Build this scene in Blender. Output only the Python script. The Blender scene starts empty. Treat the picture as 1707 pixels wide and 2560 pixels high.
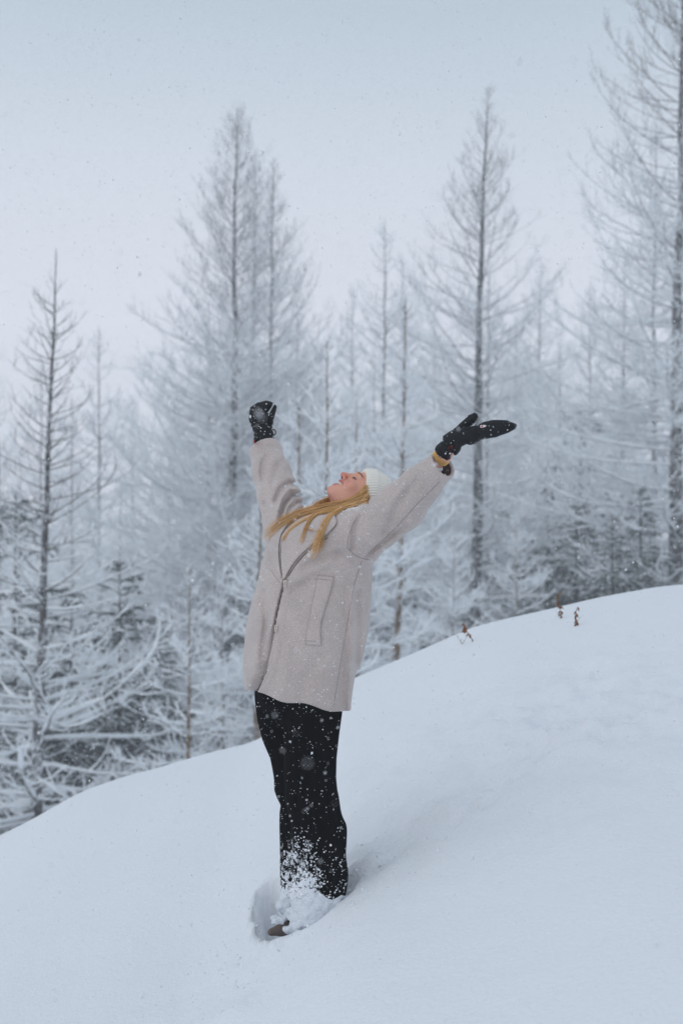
import bpy, math, random
import numpy as np
from mathutils import Vector, Matrix
from mathutils.bvhtree import BVHTree

R = math.radians
scene = bpy.context.scene
COL = scene.collection

# ------------------------------------------------------------------ camera
FPX = 3556.0                      # focal length in photo pixels (50 mm on a 36 mm tall frame)
PITCH = math.atan(70.0 / FPX)
CAM = np.array([0.0, 0.0, 1.4])
cam_d = bpy.data.cameras.new("camera")
cam = bpy.data.objects.new("camera", cam_d)
COL.objects.link(cam)
cam.location = CAM
cam.rotation_euler = (R(90) + PITCH, 0, 0)
cam_d.sensor_fit = 'VERTICAL'
cam_d.sensor_height = 36.0
cam_d.sensor_width = 24.0
cam_d.lens = 50.0
cam_d.clip_start = 0.05
cam_d.clip_end = 2000.0
cam_d.dof.use_dof = True
cam_d.dof.focus_distance = 4.98
cam_d.dof.aperture_fstop = 3.2
scene.camera = cam

# ------------------------------------------------------------------ world, sun, exposure
SUN_EL, SUN_AZ = 52.0, 235.0      # degrees; azimuth measured from +Y clockwise
world = bpy.data.worlds.new("World")
scene.world = world
world.use_nodes = True
wn = world.node_tree
wn.nodes.clear()
w_out = wn.nodes.new('ShaderNodeOutputWorld')
w_sky = wn.nodes.new('ShaderNodeTexSky')
w_sky.sky_type = 'NISHITA'
w_sky.sun_disc = False
w_sky.sun_elevation = R(SUN_EL)
w_sky.sun_rotation = R(SUN_AZ)
w_sky.dust_density = 3.0
w_b1 = wn.nodes.new('ShaderNodeBackground')
w_b1.inputs['Strength'].default_value = 0.06
wn.links.new(w_sky.outputs[0], w_b1.inputs['Color'])
w_tc = wn.nodes.new('ShaderNodeTexCoord')
w_sep = wn.nodes.new('ShaderNodeSeparateXYZ')
wn.links.new(w_tc.outputs['Generated'], w_sep.inputs[0])
w_noise = wn.nodes.new('ShaderNodeTexNoise')
w_noise.inputs['Scale'].default_value = 1.6
w_noise.inputs['Detail'].default_value = 3.0
wn.links.new(w_tc.outputs['Generated'], w_noise.inputs['Vector'])
w_ma = wn.nodes.new('ShaderNodeMath'); w_ma.operation = 'MULTIPLY_ADD'
wn.links.new(w_noise.outputs[0], w_ma.inputs[0])
w_ma.inputs[1].default_value = 0.10
wn.links.new(w_sep.outputs['Z'], w_ma.inputs[2])
w_rmp = wn.nodes.new('ShaderNodeValToRGB')
wn.links.new(w_ma.outputs[0], w_rmp.inputs[0])
cr = w_rmp.color_ramp
cr.elements[0].position = 0.0;  cr.elements[0].color = (0.805, 0.815, 0.890, 1)
cr.elements[1].position = 1.0;  cr.elements[1].color = (0.420, 0.490, 0.570, 1)
e = cr.elements.new(0.20); e.color = (0.805, 0.815, 0.890, 1)
e = cr.elements.new(0.42); e.color = (0.450, 0.535, 0.620, 1)
w_b2 = wn.nodes.new('ShaderNodeBackground')
w_b2.inputs['Strength'].default_value = 1.0
wn.links.new(w_rmp.outputs[0], w_b2.inputs['Color'])
w_mix = wn.nodes.new('ShaderNodeMixShader')
w_mix.inputs[0].default_value = 0.93
wn.links.new(w_b1.outputs[0], w_mix.inputs[1])
wn.links.new(w_b2.outputs[0], w_mix.inputs[2])
wn.links.new(w_mix.outputs[0], w_out.inputs['Surface'])

sun_d = bpy.data.lights.new("sun", 'SUN')
sun_d.energy = 0.5
sun_d.angle = R(80)
sun_d.color = (1.0, 0.97, 0.93)
sun = bpy.data.objects.new("sun", sun_d)
COL.objects.link(sun)
_az, _el = R(SUN_AZ), R(SUN_EL)
_sd = Vector((math.sin(_az) * math.cos(_el), math.cos(_az) * math.cos(_el), math.sin(_el)))
sun.rotation_euler = (-_sd).to_track_quat('-Z', 'Y').to_euler()

scene.view_settings.view_transform = 'Standard'
scene.view_settings.look = 'None'
scene.view_settings.exposure = 0.22
scene.view_settings.gamma = 1.0
scene.view_settings.use_curve_mapping = False
scene.cycles.use_denoising = True
scene.cycles.max_bounces = 6
scene.cycles.diffuse_bounces = 3
scene.cycles.volume_bounces = 2
scene.cycles.transparent_max_bounces = 6
scene.cycles.caustics_reflective = False
scene.cycles.caustics_refractive = False

# ------------------------------------------------------------------ helpers
def P(px, py, Y):
    """point at depth Y seen at photo pixel (px, py)"""
    px = np.asarray(px, float); py = np.asarray(py, float); Y = np.asarray(Y, float)
    dx = (px - 853.5) / FPX; dz = (1280.0 - py) / FPX
    c, s = math.cos(PITCH), math.sin(PITCH)
    yy = c - dz * s; zz = s + dz * c
    k = Y / yy
    return np.stack([CAM[0] + dx * k, CAM[1] + yy * k, CAM[2] + zz * k], -1)

def ray(px, py):
    d = P(px, py, 1.0) - CAM
    return Vector(CAM), Vector(d).normalized()

def mesh_obj(name, verts, faces, mats, parent=None, smooth=True, midx=None, attrs=None):
    verts = np.asarray(verts, np.float32).reshape(-1, 3)
    me = bpy.data.meshes.new(name)
    me.vertices.add(len(verts))
    me.vertices.foreach_set('co', verts.ravel())
    if isinstance(faces, np.ndarray):
        n, k = faces.shape
        loops = faces.ravel().astype(np.int32)
        starts = np.arange(n, dtype=np.int32) * k
    else:
        arrs = [np.asarray(f, np.int32) for f in faces if len(f)]
        loops = np.concatenate([a.ravel() for a in arrs])
        starts = []; o = 0
        for a in arrs:
            starts.append(o + np.arange(a.shape[0], dtype=np.int32) * a.shape[1]); o += a.size
        starts = np.concatenate(starts).astype(np.int32); n = len(starts)
    me.loops.add(len(loops))
    me.loops.foreach_set('vertex_index', loops)
    me.polygons.add(n)
    me.polygons.foreach_set('loop_start', starts)
    for m in (mats if isinstance(mats, (list, tuple)) else [mats]):
        me.materials.append(m)
    if midx is not None:
        me.polygons.foreach_set('material_index', np.asarray(midx, np.int32))
    me.polygons.foreach_set('use_smooth', np.full(n, smooth))
    me.update(calc_edges=True)
    if attrs:
        for k_, v in attrs.items():
            v = np.asarray(v, np.float32)
            if v.ndim == 1:
                a = me.attributes.new(k_, 'FLOAT', 'POINT'); a.data.foreach_set('value', v)
            else:
                a = me.attributes.new(k_, 'FLOAT_COLOR', 'POINT')
                a.data.foreach_set('color', np.concatenate([v, np.ones((len(v), 1), np.float32)], 1).ravel())
    o = bpy.data.objects.new(name, me)
    COL.objects.link(o)
    if parent is not None:
        o.parent = parent
        o.matrix_parent_inverse = parent.matrix_world.inverted() if False else Matrix.Translation(-Vector(parent.location))
    return o

def tag(o, label=None, cat=None, group=None, kind=None):
    if label: o['label'] = label
    if cat: o['category'] = cat
    if group: o['group'] = group
    if kind: o['kind'] = kind
    return o

def empty(name, loc):
    o = bpy.data.objects.new(name, None)
    COL.objects.link(o); o.location = loc; o.empty_display_size = 0.1
    return o

def nrm(v):
    return v / np.maximum(np.linalg.norm(v, axis=-1, keepdims=True), 1e-9)

def tubes(Pt, Rd, k=3, ref=(0, 0, 1), closed=True, phase=math.pi / 2):
    """Pt (N,S,3) polylines, Rd (N,S) radii -> verts, quads (+ tip tris)"""
    Pt = np.asarray(Pt, float); Rd = np.asarray(Rd, float)
    N, S, _ = Pt.shape
    T = np.empty_like(Pt)
    T[:, 1:-1] = Pt[:, 2:] - Pt[:, :-2]
    T[:, 0] = Pt[:, 1] - Pt[:, 0]; T[:, -1] = Pt[:, -1] - Pt[:, -2]
    T = nrm(T)
    ref = np.asarray(ref, float)
    side = nrm(np.cross(T, ref) + 1e-6)
    up = np.cross(side, T)
    ang = phase + np.arange(k) * 2 * math.pi / k
    V = Pt[:, :, None, :] + Rd[:, :, None, None] * (np.cos(ang)[None, None, :, None] * side[:, :, None, :]
                                                    + np.sin(ang)[None, None, :, None] * up[:, :, None, :])
    V = V.reshape(-1, 3)
    base = (np.arange(N) * S * k)[:, None, None]
    s = (np.arange(S - 1) * k)[None, :, None]
    j = np.arange(k)[None, None, :]; j2 = (j + 1) % k
    a = base + s + j; b = base + s + j2
    F = np.stack([a, b, b + k, a + k], -1).reshape(-1, 4)
    return V, F

class Batch:
    def __init__(self): self.v = []; self.f = []; self.n = 0; self.a = []; self.m = []
    def add(self, V, F, a=None, m=0):
        self.v.append(V); self.f.append(np.asarray(F) + self.n); self.n += len(V)
        self.a.append(np.zeros(len(V)) if a is None else (np.full(len(V), a) if np.isscalar(a) else a))
        self.m.append(np.full(len(F), m))
    def obj(self, name, mats, parent=None, smooth=True):
        same = len({f.shape[1] for f in self.f}) == 1
        F = np.concatenate(self.f) if same else self.f
        return mesh_obj(name, np.concatenate(self.v), F, mats, parent, smooth,
                        np.concatenate(self.m) if len(set(np.concatenate(self.m))) > 1 else None,
                        {'snow': np.concatenate(self.a)})

# value noise on arrays
def _h(ix, iy, iz, seed):
    n = (ix * 374761393 + iy * 668265263 + iz * 2147483647 + seed * 974634777) & 0xffffffff
    n = ((n ^ (n >> 13)) * 1274126177) & 0xffffffff
    return ((n ^ (n >> 16)) & 0xffff) / 65535.0
def vnoise(x, y, z=0.0, seed=0):
    x, y, z = np.broadcast_arrays(np.asarray(x, float), np.asarray(y, float), np.asarray(z, float))
    x0 = np.floor(x); y0 = np.floor(y); z0 = np.floor(z)
    fx, fy, fz = x - x0, y - y0, z - z0
    fx = fx * fx * (3 - 2 * fx); fy = fy * fy * (3 - 2 * fy); fz = fz * fz * (3 - 2 * fz)
    ix, iy, iz = x0.astype(np.int64), y0.astype(np.int64), z0.astype(np.int64)
    r = 0
    for a in (0, 1):
        for b in (0, 1):
            for c in (0, 1):
                w = (fx if a else 1 - fx) * (fy if b else 1 - fy) * (fz if c else 1 - fz)
                r = r + w * _h(ix + a, iy + b, iz + c, seed)
    return r * 2 - 1
def fbm(x, y, z=0.0, seed=0, octs=4):
    r = 0; a = 1.0; t = 0
    for i in range(octs):
        r = r + a * vnoise(np.asarray(x) * 2 ** i, np.asarray(y) * 2 ** i, np.asarray(z) * 2 ** i, seed + i * 17); t += a; a *= 0.5
    return r / t
def sstep(a, b, x):
    t = np.clip((x - a) / (b - a), 0, 1); return t * t * (3 - 2 * t)

# ------------------------------------------------------------------ materials
def mat(name, color, rough=0.8, spec=0.3, sheen=0.0, metallic=0.0):
    m = bpy.data.materials.new(name); m.use_nodes = True
    b = m.node_tree.nodes['Principled BSDF']
    b.inputs['Base Color'].default_value = (*color, 1)
    b.inputs['Roughness'].default_value = rough
    b.inputs['Specular IOR Level'].default_value = spec
    b.inputs['Metallic'].default_value = metallic
    if sheen: b.inputs['Sheen Weight'].default_value = sheen; b.inputs['Sheen Roughness'].default_value = 0.5
    return m
def N(m, t, **kw):
    n = m.node_tree.nodes.new(t)
    for k, v in kw.items():
        if k in n.inputs: n.inputs[k].default_value = v
        else: setattr(n, k, v)
    return n
def L(m, a, b): m.node_tree.links.new(a, b)
def bsdf(m): return m.node_tree.nodes['Principled BSDF']
def noise_color(m, c1, c2, scale, detail=4, lo=0.35, hi=0.65, coord='Object'):
    tc = N(m, 'ShaderNodeTexCoord'); n = N(m, 'ShaderNodeTexNoise', Scale=scale, Detail=detail)
    L(m, tc.outputs[coord], n.inputs['Vector'])
    r = N(m, 'ShaderNodeValToRGB')
    r.color_ramp.elements[0].position = lo; r.color_ramp.elements[0].color = (*c1, 1)
    r.color_ramp.elements[1].position = hi; r.color_ramp.elements[1].color = (*c2, 1)
    L(m, n.outputs[0], r.inputs[0]); L(m, r.outputs[0], bsdf(m).inputs['Base Color'])
    return n, r
def bump(m, scale, strength, dist=0.01, detail=4, coord='Object'):
    tc = N(m, 'ShaderNodeTexCoord'); n = N(m, 'ShaderNodeTexNoise', Scale=scale, Detail=detail)
    L(m, tc.outputs[coord], n.inputs['Vector'])
    b = N(m, 'ShaderNodeBump', Strength=strength, Distance=dist)
    L(m, n.outputs[0], b.inputs['Height']); L(m, b.outputs[0], bsdf(m).inputs['Normal'])
    return b

M = {}
M['snow'] = mat('ground_snow', (0.80, 0.825, 0.865), 0.65, 0.15)
bump(M['snow'], 70.0, 0.5, 0.012, 7)
M['snow_cap'] = mat('branch_snow', (0.88, 0.91, 0.93), 0.8, 0.1)
M['flake'] = mat('flake_snow', (0.9, 0.92, 0.95), 0.8, 0.1)

def bark_mat(name, c1, c2, snow=(0.83, 0.86, 0.90), lo=-0.1, hi=0.5):
    """bark with rime and snow lying on whatever faces up; the mesh attribute says how much of it has stuck"""
    m = mat(name, c1, 0.9, 0.1)
    nz, rr = noise_color(m, c1, c2, 9.0)
    ge = N(m, 'ShaderNodeNewGeometry'); sp = N(m, 'ShaderNodeSeparateXYZ'); L(m, ge.outputs['Normal'], sp.inputs[0])
    at = N(m, 'ShaderNodeAttribute'); at.attribute_name = 'snow'
    n2 = N(m, 'ShaderNodeTexNoise', Scale=14.0, Detail=3.0)
    tc = N(m, 'ShaderNodeTexCoord'); L(m, tc.outputs['Object'], n2.inputs['Vector'])
    a1 = N(m, 'ShaderNodeMath', operation='MULTIPLY_ADD'); L(m, sp.outputs['Z'], a1.inputs[0]); a1.inputs[1].default_value = 0.45; a1.inputs[2].default_value = -0.75
    a2 = N(m, 'ShaderNodeMath', operation='ADD'); L(m, a1.outputs[0], a2.inputs[0]); L(m, n2.outputs[0], a2.inputs[1])
    a3 = N(m, 'ShaderNodeMath', operation='MULTIPLY_ADD'); L(m, at.outputs['Fac'], a3.inputs[0]); a3.inputs[1].default_value = 1.0; L(m, a2.outputs[0], a3.inputs[2])
    mr = N(m, 'ShaderNodeMapRange'); mr.inputs['From Min'].default_value = lo; mr.inputs['From Max'].default_value = hi
    L(m, a3.outputs[0], mr.inputs['Value'])
    mx = N(m, 'ShaderNodeMixRGB'); L(m, mr.outputs[0], mx.inputs['Fac']); L(m, rr.outputs[0], mx.inputs['Color1']); mx.inputs['Color2'].default_value = (*snow, 1)
    L(m, mx.outputs[0], bsdf(m).inputs['Base Color'])
    return m
M['bark'] = bark_mat('larch_bark', (0.022, 0.018, 0.018), (0.060, 0.044, 0.040))
M['twig'] = bark_mat('larch_twig', (0.045, 0.040, 0.038), (0.10, 0.080, 0.062))
M['young'] = bark_mat('young_larch_bark', (0.11, 0.072, 0.040), (0.20, 0.12, 0.055))
M['needle'] = bark_mat('spruce_needles', (0.006, 0.016, 0.016), (0.014, 0.030, 0.026), lo=0.1, hi=0.7)
# ------------------------------------------------------------------ the snowy slope
YC = 9.0
_cpx = np.array([-900, -500, -200, 0, 110, 230, 330, 400, 520, 640, 760, 860, 1000, 1100, 1170, 1260, 1350, 1480, 1600, 1707, 1900, 2300, 2900], float)
_cpy = np.array([2290, 2230, 2150, 2078, 2025, 1955, 1920, 1902, 1865, 1836, 1765, 1690, 1632, 1590, 1560, 1538, 1518, 1487, 1465, 1456, 1440, 1425, 1420], float)
_cw = P(_cpx, _cpy, np.full(len(_cpx), YC))
FOOT = np.array([-0.135, 5.0])
def crest(x):
    xs = np.linspace(_cw[0, 0], _cw[-1, 0], 400)
    zs = np.interp(xs, _cw[:, 0], _cw[:, 2])
    k = np.exp(-np.linspace(-2, 2, 13) ** 2); k /= k.sum()
    zs = np.convolve(np.pad(zs, 6, mode='edge'), k, 'valid')
    return np.interp(x, xs, zs)
def softplus(t): return np.log1p(np.exp(np.clip(t, -30, 30)))
def ground_base(x, y):
    zc = crest(x)
    drop = 0.62 * 0.35 * (softplus((y - YC) / 0.35) - 0.693 * sstep(YC + 3, YC - 2, y))
    drop = np.minimum(drop, 40)
    # behind the crest the slope falls into a hollow, then runs level through the wood
    run = 0.122 * (y - YC)
    z = zc + run - drop
    # the slope drops away into a wooded hollow, deepest towards the left
    yf = np.clip(y, YC + 1, 90.0); xs_ = x * YC / yf
    floor_z = 1.4 + (crest(xs_) - 1.4) * (yf / YC) - 1.3 + 0.4 * fbm(x * 0.07, y * 0.07, 0, 5, 3)
    t = sstep(YC + 1.2, YC + 4.5, y)
    z = z * (1 - t) + floor_z * t
    near = 1 - sstep(YC - 1.5, YC + 0.5, y)
    z = z + 0.035 * fbm(x * 0.7 + 3, y * 0.5, 0, 11, 3) * near
    return z
def ground(x, y):
    near_ = 1 - sstep(7.0, 8.5, y)
    z = ground_base(x, y)
    d = np.hypot(x - FOOT[0], y - FOOT[1])
    # calf-deep hole trodden round the feet, steeper wall at its left side
    e = np.sqrt(((x + 0.085) / 0.165) ** 2 + ((y - 5.0) / 0.18) ** 2) + 0.25 * fbm(x * 8, y * 8, 0, 21, 4)
    z = z - 0.065 * (1 - sstep(0.70, 1.05, e))
    xt = x + 0.235 + 0.25 * (y - 5.2) * 0.3
    e2 = np.sqrt((xt / np.where(xt < 0, 0.062, 0.13)) ** 2 + ((y - 5.26) / 0.30) ** 2) + 0.48 * fbm(x * 9, y * 6, 0, 22, 4)
    z = z - 0.20 * (1 - sstep(0.70, 1.08, e2))
    z = z + 0.026 * np.exp(-((e2 - 1.35) / 0.28) ** 2) * (0.7 + 1.0 * fbm(x * 11, y * 11, 0, 27, 3)) * (x < -0.2)
    # furrow waded up to here from the right
    for i in range(9):
        t = i / 8
        fx = 0.10 + t * 1.55; fy = 5.12 + 0.75 * t + 0.10 * math.sin(i * 2.1)
        w = 0.16 + 0.05 * math.sin(i * 1.7)
        dd = ((x - fx) ** 2 + ((y - fy) * 0.9) ** 2) / w ** 2
        lump = fbm(x * 10, y * 10, 0, 31, 4)
        z = z + np.exp(-dd) * (-0.003 + 0.045 * lump) * (1 - 0.55 * t)
    # crumbled lumps of pushed snow
    crumb = np.maximum(fbm(x * 6, y * 6, 0, 41, 4), 0) * 0.034
    z = z + crumb * np.exp(-((np.hypot((x - FOOT[0] + .25) / 1.2, y - FOOT[1] + 0.35)) / 0.45) ** 2)
    pat = np.exp(-(((x - 1.0) / 0.9) ** 2 + ((y - 5.9) / 0.9) ** 2))
    z = z + 0.085 * fbm(x * 5.5, y * 5.0, 0, 47, 4) * pat + (0.012 * fbm(x * 2.0, y * 2.0, 0, 49, 4) + 0.0025 * fbm(x * 14, y * 14, 0, 53, 3)) * near_
    return z
def axis(lo, hi, fine_lo, fine_hi, step, grow=1.13):
    a = list(np.arange(fine_lo, fine_hi + 1e-6, step))
    s = step; v = fine_hi
    while v < hi: s *= grow; v += s; a.append(v)
    s = step; v = fine_lo; b = []
    while v > lo: s *= grow; v -= s; b.append(v)
    return np.array(b[::-1] + a)
gx = axis(-150, 150, -2.4, 2.6, 0.0225)
gy = axis(-20, 260, 3.3, 9.6, 0.027)
GX, GY = np.meshgrid(gx, gy)
GZ = ground(GX, GY)
nx, ny = len(gx), len(gy)
ii = (np.arange(ny - 1)[:, None] * nx + np.arange(nx - 1)[None, :]).ravel()
F = np.stack([ii, ii + 1, ii + nx + 1, ii + nx], -1)
o = mesh_obj('ground', np.stack([GX, GY, GZ], -1), F, M['snow'])
tag(o, 'deep untouched snow slope rising to the right', kind='structure')
# ------------------------------------------------------------------ larches and spruces
def bezlines(start, az, e0, e1, Ln, S, rng, wig=0.06, pw=1.3):
    """curved limbs: start (n,3), azimuth, start and end elevation, length -> (n,S,3)"""
    n = len(start); t = np.linspace(0, 1, S)[None, :]
    el = e0[:, None] + (e1 - e0)[:, None] * t ** pw + rng.normal(0, wig, (n, S)).cumsum(1) * 0.6
    a = az[:, None] + rng.normal(0, wig, (n, S)).cumsum(1)
    d = np.stack([np.cos(el) * np.cos(a), np.cos(el) * np.sin(a), np.sin(el)], -1) * (Ln / (S - 1))[:, None, None]
    Pt = np.empty((n, S, 3)); Pt[:, 0] = start
    Pt[:, 1:] = start[:, None] + np.cumsum(d[:, :-1], 1)
    return Pt

def sample_on(Pt, idx, t):
    S = Pt.shape[1]; f = np.clip(t, 0, 0.999) * (S - 1); i = f.astype(int); u = (f - i)[:, None]
    p = Pt[idx, i] * (1 - u) + Pt[idx, i + 1] * u
    d = nrm(Pt[idx, i + 1] - Pt[idx, i])
    return p, d

def side_twigs(Pt, Ln, per_m, rng, len_fn, S, t0=0.12, ang=(0.6, 1.1), lift=0.25, curl=0.5, wig=0.08, flat=0.5):
    cnt = np.maximum(1, rng.poisson(np.clip(Ln * per_m, 0.3, 90)))
    idx = np.repeat(np.arange(len(Ln)), cnt)
    t = t0 + (1 - t0) * rng.random(len(idx)) ** 0.85
    p, d = sample_on(Pt, idx, t)
    side = nrm(np.cross(d, np.array([0, 0, 1.0])) + 1e-5)
    sg = np.where(rng.random(len(idx)) < 0.5, -1.0, 1.0)
    roll = rng.normal(0, flat, len(idx))
    up = np.cross(side, d)
    lat = side * (sg * np.cos(roll))[:, None] + up * np.sin(roll)[:, None]
    an = rng.uniform(ang[0], ang[1], len(idx))
    v = nrm(d * np.cos(an)[:, None] + lat * np.sin(an)[:, None] + np.array([0, 0, 1.0]) * lift)
    az = np.arctan2(v[:, 1], v[:, 0]); el = np.arcsin(np.clip(v[:, 2], -1, 1))
    ln = len_fn(idx, t)
    return bezlines(p, az, el, el + curl * rng.uniform(0.4, 1.4, len(idx)), ln, S, rng, wig), ln, idx, t

def larch(name, base, H, seed, label, crown_w=0.24, lean=(0.0, 0.0), n=120, tr=0.0, bark='bark', twig='twig',
          low=0.04, dens=(8.5, 9.0), snow_top=0.55, bend=0.0, e_low=-0.05, e_top=0.75, thick=1.0, profile=None,
          group='larches standing behind the snow slope', fine=1.0, top_snow=0.15, cat='tree', cap=1.0, keep_branches=0,
          tw=1.0, sparse_top=False, hmax=0.985, frost=0.38):
    rng = np.random.default_rng(seed)
    base = np.asarray(base, float)
    root = empty(name, base)
    tag(root, label, cat, group)
    S = 26
    s = np.linspace(0, 1, S)
    wob = np.cumsum(rng.normal(0, 0.006, (S, 2)), 0) * H * 0.18
    wob -= np.linspace(0, 1, S)[:, None] * wob[-1] * 0.6
    TP = np.stack([base[0] + lean[0] * s * H + wob[:, 0] + bend * np.sin(s * math.pi) * H, base[1] + lean[1] * s * H + wob[:, 1], base[2] + s * H], -1)
    tr = tr or H * 0.0105
    TR = tr * (1 - s) ** 1.0 * (1 + 0.35 * np.exp(-s * 30)) + 0.004
    b = Batch()
    V, F = tubes(TP[None], TR[None], 8, ref=(1, 0.01, 0))
    V = V + nrm(V - TP.repeat(8, 0)) * (rng.normal(0, 0.06, len(V)) * TR.repeat(8))[:, None]
    b.add(V, F, 0.22)
    trunk = b.obj('trunk', [M[bark]], root)
    # primary limbs
    hs = np.sort(low + (hmax - low) * rng.random(n) ** (0.88 if not sparse_top else 1.1))
    hs = hs + 0.0
    az = np.arange(n) * 2.39996 + rng.normal(0, 0.5, n)
    prof = profile or (lambda h: (1 - h) ** 0.75 * (0.55 + 0.45 * sstep(0.0, 0.35, 1 - h)))
    Ln = H * crown_w * prof(hs) * rng.uniform(0.62, 1.15, n) + 0.10
    st, _ = sample_on(TP[None], np.zeros(n, int), hs)
    e0 = e_low + (e_top - e_low) * hs ** 1.6 + rng.normal(0, 0.12, n)
    e1 = e0 + 0.75 + rng.normal(0, 0.15, n) - 0.25 * (1 - hs)
    SP = 9
    BP = bezlines(st, az, e0, e1, Ln, SP, rng, 0.07, 1.7)
    tt = np.linspace(0, 1, SP)[None]
    br = thick * (0.0050 + 0.0075 * Ln * (1.15 - 0.6 * hs))[:, None] * (1 - 0.82 * tt)
    sn = top_snow + (1 - top_snow) * (1 - sstep(snow_top * 0.45, snow_top + 0.25, hs))      # share of snow that has stuck
    crown = Batch(); caps = Batch()
    V, F = tubes(BP, br, 5); crown.add(V, F, np.repeat(np.clip(sn * 0.45 + frost * 0.75, 0, 0.8), SP * 5))
    lump = (0.25 + 1.15 * rng.random((n, SP))) * rng.uniform(0.45, 1.15, (n, 1))
    sr = cap * (0.35 + 1.0 * sn)[:, None] * (0.006 + 0.011 * np.sqrt(Ln))[:, None] * lump * (1 - 0.45 * tt) * (0.4 + 0.6 * sstep(0, .12, tt))
    k_ = sn > 0.25
    off = BP + np.array([0, 0, 1.0]) * (br * 0.75 + sr * 0.45)[:, :, None]
    def caps_add(Q, Rr, kk):
        if len(Q): V, F = tubes(Q, Rr, kk); caps.add(V, F, 1.0)
    caps_add(off[k_], sr[k_], 5)
    # secondary
    l2 = lambda i, t: (0.16 + 0.34 * Ln[i] * (1 - 0.55 * t)) * rng.uniform(0.45, 1.15, len(i)) * 0.78
    T2, L2, i2, t2 = side_twigs(BP, Ln, dens[0] * fine, rng, l2, 4, lift=0.22, curl=0.75, flat=0.55)
    sn2 = sn[i2]
    R2 = tw * (0.0030 + 0.0035 * L2)[:, None] * (1 - 0.7 * np.linspace(0, 1, 4)[None])
    V, F = tubes(T2, R2, 3); crown.add(V, F, np.repeat(np.clip(sn2 * 0.8 + frost, 0, 1), 12))
    k2 = (sn2 > 0.42) & (rng.random(len(sn2)) < 0.9)
    s2r = cap * (0.003 + 0.0075 * sn2)[:, None] * (0.15 + 1.25 * rng.random((len(sn2), 4))) * (1 - 0.35 * np.linspace(0, 1, 4)[None])
    caps_add((T2 + np.array([0, 0, 1.0]) * (R2 + s2r * 0.45)[:, :, None])[k2], s2r[k2], 4)
    # tertiary
    l3 = lambda i, t: rng.uniform(0.05, 0.19, len(i)) * (0.7 + 0.5 * np.minimum(L2[i], 1.0))
    T3, L3, i3, t3 = side_twigs(T2, L2, dens[1] * fine, rng, l3, 2, t0=0.05, ang=(0.5, 1.2), lift=0.2, curl=0.0, flat=0.9)
    sn3 = sn2[i3]
    R3 = tw * (0.0021 + 0.0026 * sn3)[:, None] * np.array([[1, 0.6]])
    V, F = tubes(T3, R3, 3); crown.add(V, F, np.repeat(np.clip(sn3 * 1.1 + frost, 0, 1), 6))
    cr_o = crown.obj('crown', [M[twig]], root, smooth=False)
    if caps.v:
        so = caps.obj('snow', [M['snow_cap']], cr_o)
        so['kind'] = 'stuff'
        so.matrix_parent_inverse = Matrix.Identity(4)
    return root

def spruce(name, base, H, seed, label, w=0.26, n=150, lean=(0, 0), group='dark spruces behind the larches', snow=1.0):
    rng = np.random.default_rng(seed)
    base = np.asarray(base, float)
    root = empty(name, base); tag(root, label, 'tree', group)
    S = 12; s = np.linspace(0, 1, S)
    TP = np.stack([base[0] + lean[0] * s * H, base[1] + lean[1] * s * H, base[2] + s * H], -1)
    b = Batch(); V, F = tubes(TP[None], (H * 0.013 * (1 - s) + 0.01)[None], 8, ref=(1, 0.01, 0)); b.add(V, F, 0.1)
    b.obj('trunk', [M['bark']], root)
    hs = np.sort(0.01 + 0.97 * rng.random(n) ** 1.1)
    az = np.arange(n) * 2.39996 + rng.normal(0, 0.4, n)
    Ln = H * w * (1 - hs) ** 0.85 * rng.uniform(0.7, 1.1, n) + 0.15
    st, _ = sample_on(TP[None], np.zeros(n, int), hs)
    e0 = 0.05 - 0.30 * (1 - hs) + rng.normal(0, 0.1, n) + 0.5 * hs ** 3; e1 = e0 - 0.25 + rng.normal(0, 0.1, n)
    BP = bezlines(st, az, e0, e1, Ln, 8, rng, 0.05, 1.0)
    tt = np.linspace(0, 1, 8)[None]
    cr = Batch(); cp = Batch()
    br = (0.016 + 0.004 * Ln)[:, None] * (1 - 0.5 * tt)
    V, F = tubes(BP, br, 4); cr.add(V, F, 0.05)
    sr = (0.028 + 0.018 * rng.random((n, 8))) * (1 - 0.5 * tt) * snow
    V, F = tubes(BP + np.array([0, 0, 1.0]) * (br + sr * 0.3)[:, :, None], sr, 5); cp.add(V, F, 1.0)
    l2 = lambda i, t: (0.12 + 0.30 * Ln[i] * (1 - 0.7 * t)) * rng.uniform(0.6, 1.1, len(i))
    T2, L2, i2, t2 = side_twigs(BP, Ln, 17, rng, l2, 4, ang=(0.7, 1.1), lift=-0.15, curl=-0.3, flat=0.3)
    R2 = (0.013 + 0.010 * rng.random((len(L2), 4))) * (1 - 0.6 * np.linspace(0, 1, 4)[None])
    V, F = tubes(T2, R2, 3); cr.add(V, F, 0.0)
    kk = rng.random(len(L2)) < 0.75 * snow
    s2 = (0.016 + 0.014 * rng.random((len(L2), 4))) * (1 - 0.4 * np.linspace(0, 1, 4)[None])
    V, F = tubes((T2 + np.array([0, 0, 1.0]) * (R2 * 0.9)[:, :, None])[kk], s2[kk], 4); cp.add(V, F, 1.0)
    l3 = lambda i, t: rng.uniform(0.05, 0.13, len(i))
    T3, L3, i3, t3 = side_twigs(T2, L2, 16, rng, l3, 3, t0=0.0, ang=(0.5, 1.1), lift=-0.1, curl=-0.2, flat=0.8)
    R3 = np.full((len(L3), 3), 0.009) * np.array([[1, 0.8, 0.3]])
    V, F = tubes(T3, R3, 3); cr.add(V, F, np.repeat(0.25 * rng.random(len(L3)), 9))
    c = cr.obj('crown', [M['needle']], root, smooth=False)
    so = cp.obj('snow', [M['snow_cap']], c); so['kind'] = 'stuff'; so.matrix_parent_inverse = Matrix.Identity(4)
    return root

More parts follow.
